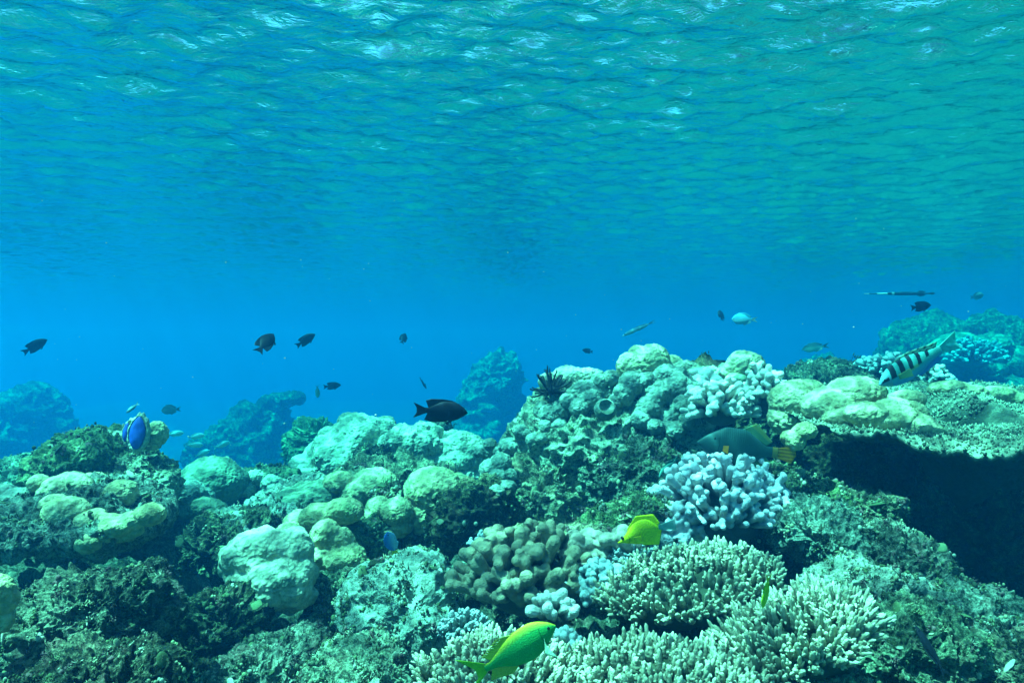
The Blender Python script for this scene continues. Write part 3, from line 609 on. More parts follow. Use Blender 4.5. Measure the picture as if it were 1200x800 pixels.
def cup():
    c = P(709, 480, 2.62); s = 2.62 / F; v, f = ico(5); r = 13 * s; V = v * r; dd = np.array([.1, -.85, .45]); dd /= np.linalg.norm(dd)
    h = v @ dd; V = V - dd * (np.clip((h - .72) / .28, 0, 1) ** 1 * r * .75)[:, None]; V = V + v * (.05 * r * perlin(v * 3))[:, None]
    return thing("cup_coral", V + c, f, M['grey'], "round grey-green coral knob with a hollow centre on the crusty rock", "coral", loc=c)
cup()
for i, (px, py, d, sp, lab) in enumerate([
    (610, 505, 2.9, [(0, 0, 0, 9, 8), (8, 3, 0, 7, 6)], "single pale knob on the left flank of the big rock"),
    (600, 523, 2.85, [(0, 0, 0, 17, 11), (-12, 6, 0, 10, 8), (14, -3, 0, 10, 9)], "blue-grey capsule-shaped knob on the left flank"),
    (626, 516, 2.8, [(0, 0, 0, 10, 9), (8, -2, 0, 8, 7)], "small dark grey knob right of the capsule-shaped one"),
    (587, 543, 2.7, [(0, 0, 0, 13, 13), (-14, 8, .02, 12, 13), (-4, 18, 0, 12, 12), (10, 14, 0, 9, 9), (-18, 26, 0, 9, 12)], "stack of blue-grey knobs at the foot of the left flank"),
    (574, 521, 2.95, [(0, 0, 0, 9, 8), (-10, 8, 0, 9, 8), (-2, 10, 0, 8, 8)], "small pale knobs at the far left of the flank"),
    (582, 575, 2.55, [(0, 0, 0, 10, 8), (12, -6, 0, 12, 7)], "lowest blue-grey knob above the dark gap")]):
    lobes([(px + a, py + b, c_, e, g) for a, b, c_, e, g in sp], d, lab, name="knob_coral", mat='grey', seed=30 + i, amp=.07, sm=1)
lobes([(790, 455, 0, 26, 20), (768, 462, 0, 20, 18), (810, 462, .05, 20, 18), (785, 440, .1, 22, 13), (760, 478, -.03, 18, 16), (800, 480, -.03, 18, 16), (780, 492, -.05, 16, 14)], 2.95, "broad grey-teal lumpy coral right of the bulging column", name="lumpy_coral", mat='grey', seed=40, amp=.08, lump=16, fs=.8, sm=2)
lobes([(752, 492, 0, 13, 12), (768, 500, 0, 11, 10), (790, 505, 0, 11, 10), (805, 492, 0, 10, 11)], 2.7, "small grey knobs hanging over the shaded hollow", name="knob_coral", mat='grey', seed=41, amp=.08, sm=1)
lobes([(815, 438, .15, 18, 9), (835, 436, .15, 12, 7), (800, 432, .2, 20, 10), (850, 433, .1, 9, 8)], 3.3, "low pale coral ridge between the two high domes", mat='palehump', seed=42, amp=.1)
lobes([(873, 430, 0, 23, 20), (855, 436, 0, 12, 12), (890, 440, 0, 16, 16), (862, 446, -.02, 12, 10)], 2.95, "pale warty dome behind the white-tipped coral", name="dome_coral", mat='massive', seed=43, amp=.06, lump=26, fs=.9, sm=2)
lobes([(876, 456, 0, 17, 17), (868, 446, .03, 10, 8)], 2.7, "dark teal smooth ball between the white-tipped branches", name="dome_coral", mat='teal', seed=44, amp=.05)
fingers(844, 478, 2.6, 40, 32, 80, 3.7, "white-tipped branching coral above the triggerfish", mat='white', name="branching_coral", seed=6, fork=.5, voxel=.75, inner=.45, lean=(0, -.3, 0), rz=34)
fingers(898, 462, 2.6, 22, 32, 40, 3.8, "narrow white-tipped branching coral beside the cream massive coral", mat='white', name="branching_coral", seed=7, fork=.5, voxel=.75, inner=.45, lean=(0, -.3, 0), rz=26)
fingers(822, 453, 2.9, 22, 16, 34, 4.2, "small pale branching coral behind the white-tipped one", mat='white', name="branching_coral", seed=8, fork=.5, voxel=1.2, inner=.5, rz=20)
feather_star(646, 459, hit(646, 462) - .02, 24, "black feather star clinging to the upper left of the big rock")
def clam():
    d = 2.42; s = .86 * d / F; c = P(160, 507, d); root = bpy.data.objects.new("giant_clam", None); COL.objects.link(root); root.location = c; root.empty_display_size = .05
    root.rotation_euler = (R_(-8), R_(4), R_(6)); tag(root, "upright gaping clam with a blue mantle and pale green rim on the left mound", "clam")
    v, f = ico(5)
    def valve(cx, cy, rx, ry, rz):
        u = v.copy(); w = 1 - .35 * np.clip(u[:, 2], 0, 1) ** 2; V = u * np.array([rx, ry, rz]) * s; V[:, 0] *= w
        an = np.arctan2(v[:, 2], v[:, 0]); V *= (1 + .045 * np.sin(an * 11) * (1 - np.abs(v[:, 1])))[:, None]
        dish = np.clip((-v[:, 1] - .55) / .45, 0, 1); V[:, 1] += dish * ry * s * .9
        return link("shell", make_mesh("shell", V + np.array([cx, cy, 0]) * s, f, M['palehump']), parent=root)
    valve(2, 3, 15, 9, 28); valve(-11, 8, 11, 8, 20)
    bm_ = flat_mat("blue_clam_mantle", (.012, .07, .45), .5)
    for cx, cy, rx, rz in ((2, -2, 10, 22), (-14, 2, 4.5, 13)):
        V = v * np.array([rx * (1), 4, rz]) * s; V[:, 0] *= 1 - .35 * np.clip(v[:, 2], 0, 1) ** 2; V[:, 1] += .5 * s * perlin(V / s * .12 + 3)
        link("mantle", make_mesh("mantle", V + np.array([cx, cy, 0]) * s, f, bm_), parent=root)
clam()
# ---------------------------------------------------------------- bottom centre corals
rock(640, 700, 1.95, 90, 60, "shaded rock under the brown finger coral", seed=46, mat='rock_dark', rz=.15, level=6)
fingers(618, 678, 1.62, 82, 58, 135, 6.4, "brown finger coral colony with pale rounded tips at bottom centre", seed=9, fork=.25, mat='brownfinger', rz=60, inner=.5, lean=(-.1, -.35, .1), voxel=1.0, club=1.1, up=.5)
fingers(578, 640, 1.72, 26, 16, 90, 2.4, "small blue-white coral with bead-like branches behind the finger coral", mat='acroblue', name="branching_coral", seed=10, fork=.2, rz=20)
fingers(690, 652, 1.66, 24, 26, 26, 7.5, "pale thick-fingered coral at the right end of the brown colony", mat='fan', name="finger_coral", seed=11, fork=.3, rz=20, voxel=1.0, lean=(0, -.2, .2))
rock(655, 628, 1.85, 54, 9, "flat pinkish slab behind the brown finger coral", name="coral_slab", cat="coral", seed=47, mat='rock_pale', rz=.06, level=6, rough=.7, sq=.6)
rock(730, 608, 2.0, 56, 20, "speckled greenish slab behind the yellow fish", name="coral_slab", cat="coral", seed=48, mat='rock_green', rz=.12, level=7, tilt=18, rough=.9)
fingers(742, 652, 1.62, 32, 30, 30, 7.5, "brown ribbed upright blades under the yellow fish", mat='fan', name="blade_coral", seed=12, fork=.15, rz=18, voxel=1.6, up=.2, lean=(0, -.1, .9), zmin=.1, club=1.0)
fingers(703, 690, 1.55, 36, 34, 80, 3.8, "blue-grey knobbly branching coral right of the brown colony", mat='acroblue', name="branching_coral", seed=13, fork=.5, knob=.9, rz=26, voxel=.8, lean=(0, -.3, .1))
fingers(650, 722, 1.38, 30, 26, 17, 5.2, "cream stubby branches directly above the rabbitfish", mat='white', name="branching_coral", seed=14, fork=.4, rz=20, voxel=.8, lean=(0, -.3, .5))
fingers(662, 762, 1.28, 22, 24, 24, 4.2, "blue-grey stubby branches in front of the rabbitfish head", mat='acroblue', name="branching_coral", seed=15, fork=.5, rz=16, voxel=.8, lean=(0, -.3, .3), knob=.6)
fingers(848, 595, 2.0, 76, 62, 230, 3.9, "large lilac-white branching coral below the triggerfish", mat='lilac', name="branching_coral", seed=16, fork=.6, rz=60, voxel=.75, inner=.5, lean=(-.05, -.4, .1), knob=.35)
fingers(790, 628, 1.95, 30, 34, 50, 4.0, "lilac-white branch cluster behind the yellow fish tail", mat='lilac', name="branching_coral", seed=17, fork=.6, rz=24, voxel=.85, lean=(0, -.4, .1))
acropora(805, 690, 1.50, 104, 30, 800, "pale green pointed coral shelf with a dark gap beneath", rz=80, h=17, r=3.8, seed=3, tilt=9, wave=.2)
acropora(760, 655, 1.62, 40, 18, 220, "small fringe of pointed branchlets under the ribbed blades", rz=30, h=10, r=3.2, seed=4, mat='acroblue')
acropora(590, 820, 1.16, 92, 58, 750, "pale pointed coral bed under the rabbitfish at the bottom edge", rz=80, h=22, r=4.8, seed=5, tilt=-6, wave=.2)
acropora(545, 745, 1.30, 26, 24, 130, "small pale spiky coral left of the rabbitfish tail", rz=22, h=12, r=4.0, seed=55, mat='acroblue')
acropora(770, 826, 1.16, 130, 50, 1150, "wide pale green pointed coral bed along the bottom edge", rz=95, h=22, r=4.8, seed=6, wave=.22)
acropora(925, 764, 1.25, 92, 36, 800, "pale fan of long pointed branches rising at the bottom right of centre", rz=60, h=27, r=4.2, seed=7, up=.6, tilt=24, wave=.2, lean=(.1, -.1, 0))
rock(820, 745, 1.5, 85, 22, "dark rock in the gap under the pointed coral shelf", seed=49, mat='rock_dark', level=6)
# ---------------------------------------------------------------- right side
table_coral()
lobes([(1003, 462, 0, 34, 22), (975, 475, 0, 38, 22), (1022, 470, 0, 20, 16), (990, 488, -.05, 30, 14)], 2.22, "big cream rounded coral mass left of the striped fish head", mat='massive', seed=50, amp=.06, sm=2, auto=False)
lobes([(930, 470, 0, 28, 26), (945, 462, .05, 24, 18), (925, 490, 0, 24, 22)], 2.3, "shaded green-cream coral boulder beside the white-tipped branches", mat='massive', seed=51, amp=.06, sm=2, auto=False)
lobes([(1015, 485, 0, 26, 15), (1030, 492, 0, 18, 14)], 2.05, "small smooth cream dome at the front of the cream mass", mat='massive', seed=52, amp=.05, auto=False)
lobes([(1052, 490, 0, 28, 16), (1075, 500, -.02, 22, 16), (1092, 508, -.04, 16, 12), (1048, 478, .03, 24, 12), (1062, 468, .08, 22, 12)], 2.05, "cream lobe sliding into the hollow of the table coral", mat='massive', seed=53, amp=.07, sm=2, auto=False)
lobes([(1112, 456, 0, 26, 10), (1135, 460, 0, 24, 9), (1165, 462, 0, 28, 10), (1190, 468, 0, 20, 9)], 2.75, "long yellowish coral roll along the back of the table coral", mat='yellow', seed=54, amp=.08, sm=2)
lobes([(943, 505, 0, 15, 10), (932, 516, 0, 12, 13), (925, 514, .02, 10, 10)], 2.0, auto=False, label="small ochre lobes at the left tip of the table coral", name="knob_coral", mat='yellow', seed=55, amp=.1)
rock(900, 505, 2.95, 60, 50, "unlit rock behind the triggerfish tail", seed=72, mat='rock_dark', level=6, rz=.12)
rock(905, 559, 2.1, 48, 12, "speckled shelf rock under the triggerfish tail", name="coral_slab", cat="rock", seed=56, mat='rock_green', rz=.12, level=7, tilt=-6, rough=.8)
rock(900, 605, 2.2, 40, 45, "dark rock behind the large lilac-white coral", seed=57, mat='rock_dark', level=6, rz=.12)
rock(962, 590, 2.05, 36, 24, "rounded green rock right of the shelf rock", seed=58, mat='rock_green', level=7, rz=.1, rough=.8)
rock(1020, 598, 2.0, 34, 25, "yellowish knobbly rock standing against the dark hollow", seed=59, mat='rock_pale', level=7, rz=.09, rough=1.1)
rock(985, 640, 1.85, 72, 36, "crusty rubble ridge right of the lilac-white coral", seed=60, mat='rock', level=7, rz=.16, rough=1.3, tilt=-22)
rock(1065, 672, 1.75, 72, 36, "crusty rock slope running down below the dark hollow", seed=61, mat='rock', level=7, rz=.16, rough=1.3, tilt=-28)
rock(1010, 700, 1.6, 62, 42, "pale mottled rock right of the spreading pointed coral", seed=62, mat='rock_pale', level=7, rz=.12, rough=1.2)
rock(1060, 762, 1.42, 72, 50, "rubbly rock behind the slim black fish at lower right", seed=63, mat='rock', level=7, rz=.12, rough=1.3)
rock(1140, 735, 1.55, 66, 36, "dim crusty rock at the lower right", seed=64, mat='rock', level=7, rz=.14, rough=1.3, tilt=-24)
rock(1195, 790, 1.4, 60, 42, "dark speckled rock in the bottom right corner", seed=65, mat='rock_dark', level=7, rz=.12, rough=1.2)
rock(965, 815, 1.2, 70, 30, "pale crusted rock at the bottom edge right of centre", seed=66, mat='rock_pale', level=7, rz=.1, rough=1.1)
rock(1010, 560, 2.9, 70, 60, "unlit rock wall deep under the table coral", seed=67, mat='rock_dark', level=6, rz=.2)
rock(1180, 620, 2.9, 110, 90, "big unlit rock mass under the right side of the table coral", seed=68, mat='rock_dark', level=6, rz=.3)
growth([o for o in COL.objects if o.type == 'MESH' and o.name.startswith(("reef_rock", "reef_ledge", "reef_knoll", "coral_slab")) and o.location.y < 4.2], 6500, "knots of pale nubs, tufts and crusts growing all over the reef rocks")
def particles():
    rng = np.random.RandomState(9); v, f = ico(1); parts = []
    for _ in range(220):
        y = rng.uniform(1.3, 6); parts.append((v * rng.uniform(.0005, .0013) * (1 + .25 * y) * rng.uniform(.6, 1.4, 3) + np.array([rng.uniform(-.85, .85) * y, y, rng.uniform(-.25, .22) * y]), f))
    V, F_ = merge(parts); tag(link("floating_particles", make_mesh("floating_particles", V, F_, flat_mat("pale_plankton", (.55, .55, .45), .9))), "pale specks drifting in the open water", None, None, 'stuff')
particles()

# ---------------------------------------------------------------- fish
def fish_body(L, top, bot, wid, col, nst=44, nsd=28, wmax=None, xs=None):
    """profiles over t=0 (nose)..1 (tail root); heights and widths as fractions of L. col(t, h, z) -> rgb, h = -1 belly .. 1 back"""
    t = np.linspace(0, 1, nst) ** 1.15
    f = lambda pr: np.interp(t, *zip(*pr)) if False else smooth_interp(t, pr)
    T, B, W = f(top) * L, f(bot) * L, f(wid) * L; zc = (T + B) / 2; hz = (T - B) / 2
    an = np.arange(nsd) * 2 * math.pi / nsd; V, C = [], []
    for i in range(nst):
        ca, sa = np.cos(an), np.sin(an); y = W[i] * np.sign(ca) * np.abs(ca) ** 1.15; z = zc[i] + hz[i] * sa
        V.append(np.stack([np.full(nsd, -t[i] * L), y, z], 1)); C.append(np.array([col(t[i], sa[j], z[j] / L) for j in range(nsd)]))
    V = np.concatenate(V); C = np.concatenate(C); idx = np.arange(nst * nsd).reshape(nst, nsd); nx = np.roll(idx, -1, 1)
    q = np.stack([idx[:-1].ravel(), nx[:-1].ravel(), nx[1:].ravel(), idx[1:].ravel()], 1)
    fq = np.concatenate([q[:, :3], q[:, [0, 2, 3]]]); k = nsd - 2
    fq = np.concatenate([fq, np.stack([np.full(k, idx[0, 0]), idx[0, 2:], idx[0, 1:-1]], 1), np.stack([np.full(k, idx[-1, 0]), idx[-1, 1:-1], idx[-1, 2:]], 1)])
    return V, fq, C
def smooth_interp(t, pr):
    x = np.array([p[0] for p in pr], float); y = np.array([p[1] for p in pr], float)
    m = np.gradient(y, x); m[1:-1] = np.where((y[1:-1] - y[:-2]) * (y[2:] - y[1:-1]) <= 0, 0, m[1:-1])
    i = np.clip(np.searchsorted(x, t) - 1, 0, len(x) - 2); h = x[i + 1] - x[i]; u = (t - x[i]) / h
    return y[i] * (2*u**3 - 3*u**2 + 1) + h * m[i] * (u**3 - 2*u**2 + u) + y[i + 1] * (-2*u**3 + 3*u**2) + h * m[i + 1] * (u**3 - u**2)
def fin(base, edge, L, col, th=.006, rays=None, n=26, ny=8, y0=0.0, ydir=0.0, spiny=0.0):
    """thin closed fin between a base curve and an outer edge curve, both lists of (t, z) fractions of L"""
    u = np.linspace(0, 1, n); v = np.linspace(0, 1, ny)
    def crv(c):
        c = np.array(c, float); s = np.linspace(0, 1, len(c)); return np.stack([np.interp(u, s, c[:, 0]), np.interp(u, s, c[:, 1])], 1)
    b, e = crv(base), crv(edge)
    if spiny: e = e + (b - e) * (spiny * (np.arange(n) % 3 == 1))[:, None]
    pts = b[:, None] * (1 - v)[None, :, None] + e[:, None] * v[None, :, None]
    rip = .5 + .5 * np.cos(np.arange(n) * math.pi)
    y = (th * L * (1.15 - v)[None] * (.45 + .55 * rip)[:, None])
    side = y0 * L + ydir * L * v[None] * np.ones((n, 1))
    Vt = np.stack([-pts[..., 0] * L, side + y, pts[..., 1] * L], -1).reshape(-1, 3); Vb = np.stack([-pts[..., 0] * L, side - y, pts[..., 1] * L], -1).reshape(-1, 3)
    C = np.array([[col(pts[i, j, 0], v[j], pts[i, j, 1]) for j in range(ny)] for i in range(n)]).reshape(-1, 3)
    i = np.arange(n * ny).reshape(n, ny); q = np.stack([i[:-1, :-1].ravel(), i[1:, :-1].ravel(), i[1:, 1:].ravel(), i[:-1, 1:].ravel()], 1); o = n * ny
    ring = np.concatenate([i[0, :], i[1:, -1], i[-1, -2::-1], i[-2:0:-1, 0]]); r2 = np.roll(ring, -1)
    F4 = np.concatenate([q, q[:, ::-1] + o, np.stack([ring, r2, r2 + o, ring + o], 1)])
    return np.concatenate([Vt, Vb]), F4, np.concatenate([C, C])
def fish(kind, label, L, body, fins, eye, group=None, cat="fish"):
    V, f, C = body; o = link(kind, make_mesh(kind, V, f, M['fish'], attrs={"Col": C})); tag(o, label, cat, group)
    for nm, mt, (v, q, c) in fins: link(nm, make_mesh(nm, v, q, M[mt], attrs={"Col": c}), parent=o)
    if eye:
        t, z, r, y, ring = eye
        for sg in (-1, 1):
            v, q = ico(3); w = v * np.array([1, .55, 1]) * r * L + np.array([-t * L, sg * y * L, z * L])
            e = link("eye", make_mesh("eye", w, q, M['eye']), parent=o)
    return o
def place(o, px, py, d, ang, turn=0, roll=None, at=.5, L=1, flip=False, scale=1):
    """ang: heading of the nose on the picture (0 right, 90 up); turn: degrees the nose points away from us"""
    a, b = R_(ang), R_(turn); fw = Vector((math.cos(a) * math.cos(b), math.sin(b), math.sin(a) * math.cos(b)))
    up = Vector(roll) if roll is not None else Vector((0, 0, 1)); up = (up - fw * up.dot(fw)).normalized(); left = up.cross(fw)
    from mathutils import Matrix
    m = Matrix((fw, left, up)).transposed().to_4x4(); o.rotation_euler = m.to_euler(); o.scale = (scale,) * 3
    o.location = Vector(P(px, py, d)) + fw * (at * L * scale)
    return o
def copy_tree(o):
    c = o.copy(); COL.objects.link(c)
    for ch in o.children: k = ch.copy(); COL.objects.link(k); k.parent = c
    return c

def dark_fish():
    K = (.002, .004, .012); L = .115
    col = lambda t, h, z: tuple(x * (1.0 + .8 * max(0, -h)) for x in K)
    body = fish_body(L, [(0, 0), (.06, .075), (.2, .18), (.38, .24), (.6, .225), (.82, .12), (.93, .07), (1, .075)],
                     [(0, -.012), (.06, -.06), (.2, -.15), (.4, -.21), (.62, -.185), (.82, -.09), (.93, -.055), (1, -.06)],
                     [(0, .01), (.1, .05), (.3, .085), (.55, .07), (.8, .03), (1, .012)], col)
    kc = lambda t, v, z: K
    fins = [("dorsal_fin", 'fin', fin([(.18, .10), (.5, .16), (.9, .03)], [(.20, .185), (.38, .262), (.6, .285), (.86, .28), (.99, .235)], L, kc)),
            ("anal_fin", 'fin', fin([(.42, -.15), (.7, -.10), (.92, -.02)], [(.48, -.235), (.8, -.26), (1.0, -.215)], L, kc)),
            ("tail_fin", 'fin', fin([(.96, .055), (.96, 0), (.96, -.055)], [(1.27, .18), (1.19, .06), (1.18, -.05), (1.26, -.18)], L, kc)),
            ("pelvic_fin", 'fin', fin([(.30, -.17), (.38, -.18)], [(.46, -.30), (.52, -.26)], L, kc))]
    for sg in (-1, 1): fins.append(("pectoral_fin", 'clearfin', fin([(.27, .0), (.27, -.07)], [(.45, .02), (.47, -.10)], L, kc, y0=sg * .075, ydir=sg * .06)))
    return fish("damselfish", "large dark damselfish swimming right in front of the distant reef tower", L, body, fins, (.1, .035, .022, .042, 0), "dark damselfish in open water"), L
df, dL = dark_fish()
place(df, 519, 482, 1.78, -4, 8, at=.58, L=dL)
for px, py, ln, ang, turn, lab in [
    (42, 405, 26, 38, 25, "dark damselfish at the far left above the dark reef bulk"),
    (312, 401, 22, 78, 60, "dark damselfish nearly head-on, left of the tilted one above the domed reef"),
    (359, 398, 25, 35, 15, "dark damselfish tilted nose up, beside the upright one at left centre"),
    (473, 396, 12, 82, 55, "small dark upright damselfish in open water above the large dark fish"),
    (496, 449, 16, -62, 20, "small dark damselfish nose down just above the large dark fish"),
    (390, 452, 20, 6, 10, "small level dark damselfish above the pale lumpy coral hump"),
    (845, 369, 13, 80, 50, "tiny dark upright damselfish near the pale blue fish at right centre"),
    (1080, 359, 27, 8, 10, "dark oval damselfish over the top of the far right reef"),
    (688, 411, 12, 170, 30, "faint dark damselfish just above the reef top at centre")]:
    o = copy_tree(df); tag(o, lab); d = dL * 1.25 * F / ln * math.cos(R_(turn)) ; d = min(d, 6.5)
    sc = ln / F * d / (dL * 1.25) / max(math.cos(R_(turn)), .5)
    place(o, px, py, d, ang, turn, at=.58, L=dL, scale=sc, roll=(-.6, .3, .6) if abs(ang) > 60 else None)

def yellow_butterfly():
    L = .085; Y = (.82, .78, .01); G = (.62, .80, .02)
    def col(t, h, z):
        k = np.clip((t - .2) / .5, 0, 1); c = np.array(Y) * (1 - .5 * k) + np.array(G) * .5 * k; g = abs(t - .27 + .05 * h * h) < .010 and h < .5
        return tuple(c * (.55 if g else 1) * (.86 + .14 * math.sin(z * 420 + t * 60)))
    body = fish_body(L, [(0, .0), (.10, .035), (.22, .12), (.40, .27), (.60, .33), (.85, .25), (1, .085)],
                     [(0, -.03), (.12, -.06), (.3, -.13), (.55, -.21), (.8, -.21), (1, -.03)],
                     [(0, .008), (.1, .03), (.35, .085), (.6, .075), (1, .014)], col, nst=110, nsd=64)
    yc = lambda t, v, z: Y
    tc = lambda t, v, z: (.25, .55, .5)
    fins = [("dorsal_fin", 'fish', fin([(.24, .06), (.55, .22), (.85, .16), (.97, .02)], [(.30, .24), (.56, .45), (.96, .36), (1.06, .12)], L, yc, th=.014)),
            ("anal_fin", 'fish', fin([(.5, -.12), (.8, -.12), (.97, -.0)], [(.55, -.25), (.92, -.36), (1.06, -.05)], L, yc, th=.014)),
            ("tail_fin", 'clearfin', fin([(.97, .07), (.97, -.02)], [(1.42, .10), (1.40, -.16)], L, tc))]
    for sg in (-1, 1): fins.append(("pectoral_fin", 'clearfin', fin([(.36, .02), (.36, -.06)], [(.55, .03), (.55, -.12)], L, yc, y0=sg * .085, ydir=sg * .05)))
    o = fish("butterflyfish", "bright yellow diamond-shaped butterflyfish beside the lilac branching coral", L, body, fins, None)
    v, q = ico(3)
    for sg in (-1, 1): link("eye", make_mesh("eye", v * np.array([.034, .02, .042]) * L + np.array([-.13, sg * .022, .055]) * L, q, M['eye']), parent=o)
    return place(o, 748, 627, 1.22, 196, -8, at=.5, L=L, scale=.95, roll=(.25, 0, 1))
yellow_butterfly()

def green_rabbit():
    L = .150; G = (.03, .42, .09); Y = (.62, .62, .03)
    def col(t, h, z):
        k = np.clip((h - .55) / .4, 0, 1); c = np.array(G) * (1 - k) + np.array(Y) * k; c = c * (1 - .12 * h)
        if abs(t - .225 + .05 * h * h) < .008 and h < .6: c = c * .5
        if abs(z - .035 - .10 * math.sin(t * 3.1)) < .004 and t > .24: c = c * .7
        return tuple(c * (.9 + .1 * math.sin(z * 300) * math.sin(t * 260)))
    body = fish_body(L, [(0, .0), (.05, .06), (.15, .14), (.35, .21), (.58, .185), (.8, .095), (.94, .045), (1, .05)],
                     [(0, -.03), (.05, -.07), (.18, -.16), (.4, -.235), (.65, -.185), (.85, -.075), (1, -.045)],
                     [(0, .012), (.1, .045), (.3, .07), (.6, .055), (.9, .018), (1, .012)], col, nst=150, nsd=72)
    yc = lambda t, v, z: (.50, .60, .04); yo = lambda t, v, z: (.60, .52, .05); cl = lambda t, v, z: (.30, .55, .38)
    fins = [("dorsal_fin", 'fin', fin([(.5, .18), (.9, .05)], [(.72, .25), (.97, .15)], L, yc, spiny=.45, n=31)),
            ("front_dorsal_fin", 'fin', fin([(.12, .10), (.3, .18), (.52, .18)], [(.14, .115), (.32, .205), (.56, .21)], L, yo)),
            ("anal_fin", 'fin', fin([(.56, -.17), (.92, -.045)], [(.72, -.25), (1.0, -.17)], L, yo)),
            ("tail_fin", 'fin', fin([(.97, .05), (.97, -.045)], [(1.27, .30), (1.11, .05), (1.12, -.06), (1.40, -.24)], L, lambda t, v, z: (.30, .62, .02)))]
    for sg in (-1, 1): fins.append(("pectoral_fin", 'clearfin', fin([(.20, -.04), (.22, -.12)], [(.28, -.18), (.16, -.30)], L, cl, y0=sg * .06, ydir=sg * .09)))
    o = fish("rabbitfish", "yellow-green rabbitfish with forked tail over the pale pointed coral at the bottom", L, body, fins, (.10, .03, .02, .04, 0))
    return place(o, 610, 757, .94, 27, 12, at=.5, L=L, scale=.76)
green_rabbit()

def wrasse():
    L = .25; base = (.10, .50, .46); blue = (.06, .26, .70); dk = (.012, .018, .03)
    def col(t, h, z):
        c = np.array(base) * (1 - max(0, -h)) + np.array(blue) * max(0, -h)
        if t < .16: c = np.array((.16, .40, .48))
        if .03 < t < .14 and abs(h - .15) < .16: c = np.array(dk)
        for k, x in enumerate((.22, .36, .50, .64, .78)):
            w = .042 - .004 * k
            if abs(t - x - .03 * (h - .5)) < w and h > (-.15 if k < 4 else .2): c = np.array(dk)
        if .26 < t < .60 and abs(h + .05) < .12: c = c * .3 + np.array((.45, .62, .20)) * .7 if c.sum() > .2 else c
        return tuple(c)
    body = fish_body(L, [(0, .0), (.05, .055), (.18, .135), (.35, .17), (.6, .15), (.85, .08), (1, .065)],
                     [(0, -.015), (.05, -.055), (.2, -.13), (.4, -.165), (.65, -.135), (.85, -.075), (1, -.06)],
                     [(0, .015), (.1, .045), (.3, .065), (.6, .05), (.9, .02), (1, .012)], col, nst=150, nsd=40)
    gc = lambda t, v, z: (.20, .50, .36) if int(t * 40) % 4 else dk; tc = lambda t, v, z: (.10, .50, .50)
    fins = [("dorsal_fin", 'fin', fin([(.24, .11), (.5, .12), (.92, .03)], [(.27, .185), (.55, .205), (1.0, .13)], L, gc)),
            ("anal_fin", 'fin', fin([(.55, -.145), (.92, -.06)], [(.60, -.19), (1.0, -.12)], L, lambda t, v, z: blue)),
            ("tail_fin", 'clearfin', fin([(.97, .05), (.97, -.05)], [(1.30, .14), (1.24, .0), (1.30, -.13)], L, tc))]
    for sg in (-1, 1): fins.append(("pectoral_fin", 'clearfin', fin([(.26, .01), (.26, -.05)], [(.42, .04), (.42, -.08)], L, lambda t, v, z: (.6, .75, .3), y0=sg * .065, ydir=sg * .06)))
    o = fish("wrasse", "blue-green wrasse with black bars, nose down over the cream massive coral", L, body, fins, (.075, .03, .016, .04, 0))
    return place(o, 1070, 428, 1.95, 208, -4, at=.55, L=L, roll=(-.4, -.1, 1), scale=.86)
wrasse()

def trigger():
    L = .27; base = (.025, .075, .075)
    def col(t, h, z):
        c = np.array(base) * (1 + .5 * (.5 - .5 * h)); s = math.sin((z * 1.0 + t * .35) * 170) * .5 + .5
        if h > .3 and .25 < t < .6: c = c * (.75 + .6 * (math.sin(t * 260) > .3))
        if abs(t - .26 + .05 * h * h) < .006 and h < .6: c = c * .5
        if t > .93: c = c * .4 + np.array((.7, .36, .03)) * .6
        return tuple(c)
    body = fish_body(L, [(0, .0), (.04, .04), (.2, .155), (.38, .235), (.55, .235), (.72, .15), (.88, .065), (1, .07)],
                     [(0, -.02), (.05, -.06), (.2, -.16), (.4, -.24), (.6, -.24), (.75, -.15), (.9, -.065), (1, -.07)],
                     [(0, .015), (.1, .045), (.3, .07), (.6, .06), (.9, .02), (1, .012)], col, nst=160)
    oc = lambda t, v, z: (.95, .34, .01) if int((z + 1) * 46) % 2 else (.60, .17, .01)
    gc = lambda t, v, z: (.12, .24, .12) if v < .6 else (.30, .34, .10)
    fins = [("dorsal_fin", 'fin', fin([(.52, .225), (.85, .07)], [(.70, .33), (.92, .13)], L, gc)),
            ("anal_fin", 'fin', fin([(.55, -.23), (.85, -.07)], [(.70, -.32), (.92, -.12)], L, gc)),
            ("tail_fin", 'fish', fin([(.96, .055), (.96, -.055)], [(1.20, .11), (1.23, 0), (1.18, -.11)], L, oc, ny=14))]
    for sg in (-1, 1): fins.append(("pectoral_fin", 'fish', fin([(.31, -.0), (.31, -.07)], [(.37, .01), (.37, -.09)], L, lambda t, v, z: (.95, .30, .03), y0=sg * .068, ydir=sg * .03)))
    o = fish("triggerfish", "dull teal triggerfish with an orange striped tail below the white-tipped coral", L, body, fins, (.2, .07, .016, .05, 0))
    return place(o, 866, 524, 2.0, 172, 4, at=.52, L=L, scale=.88)
trigger()

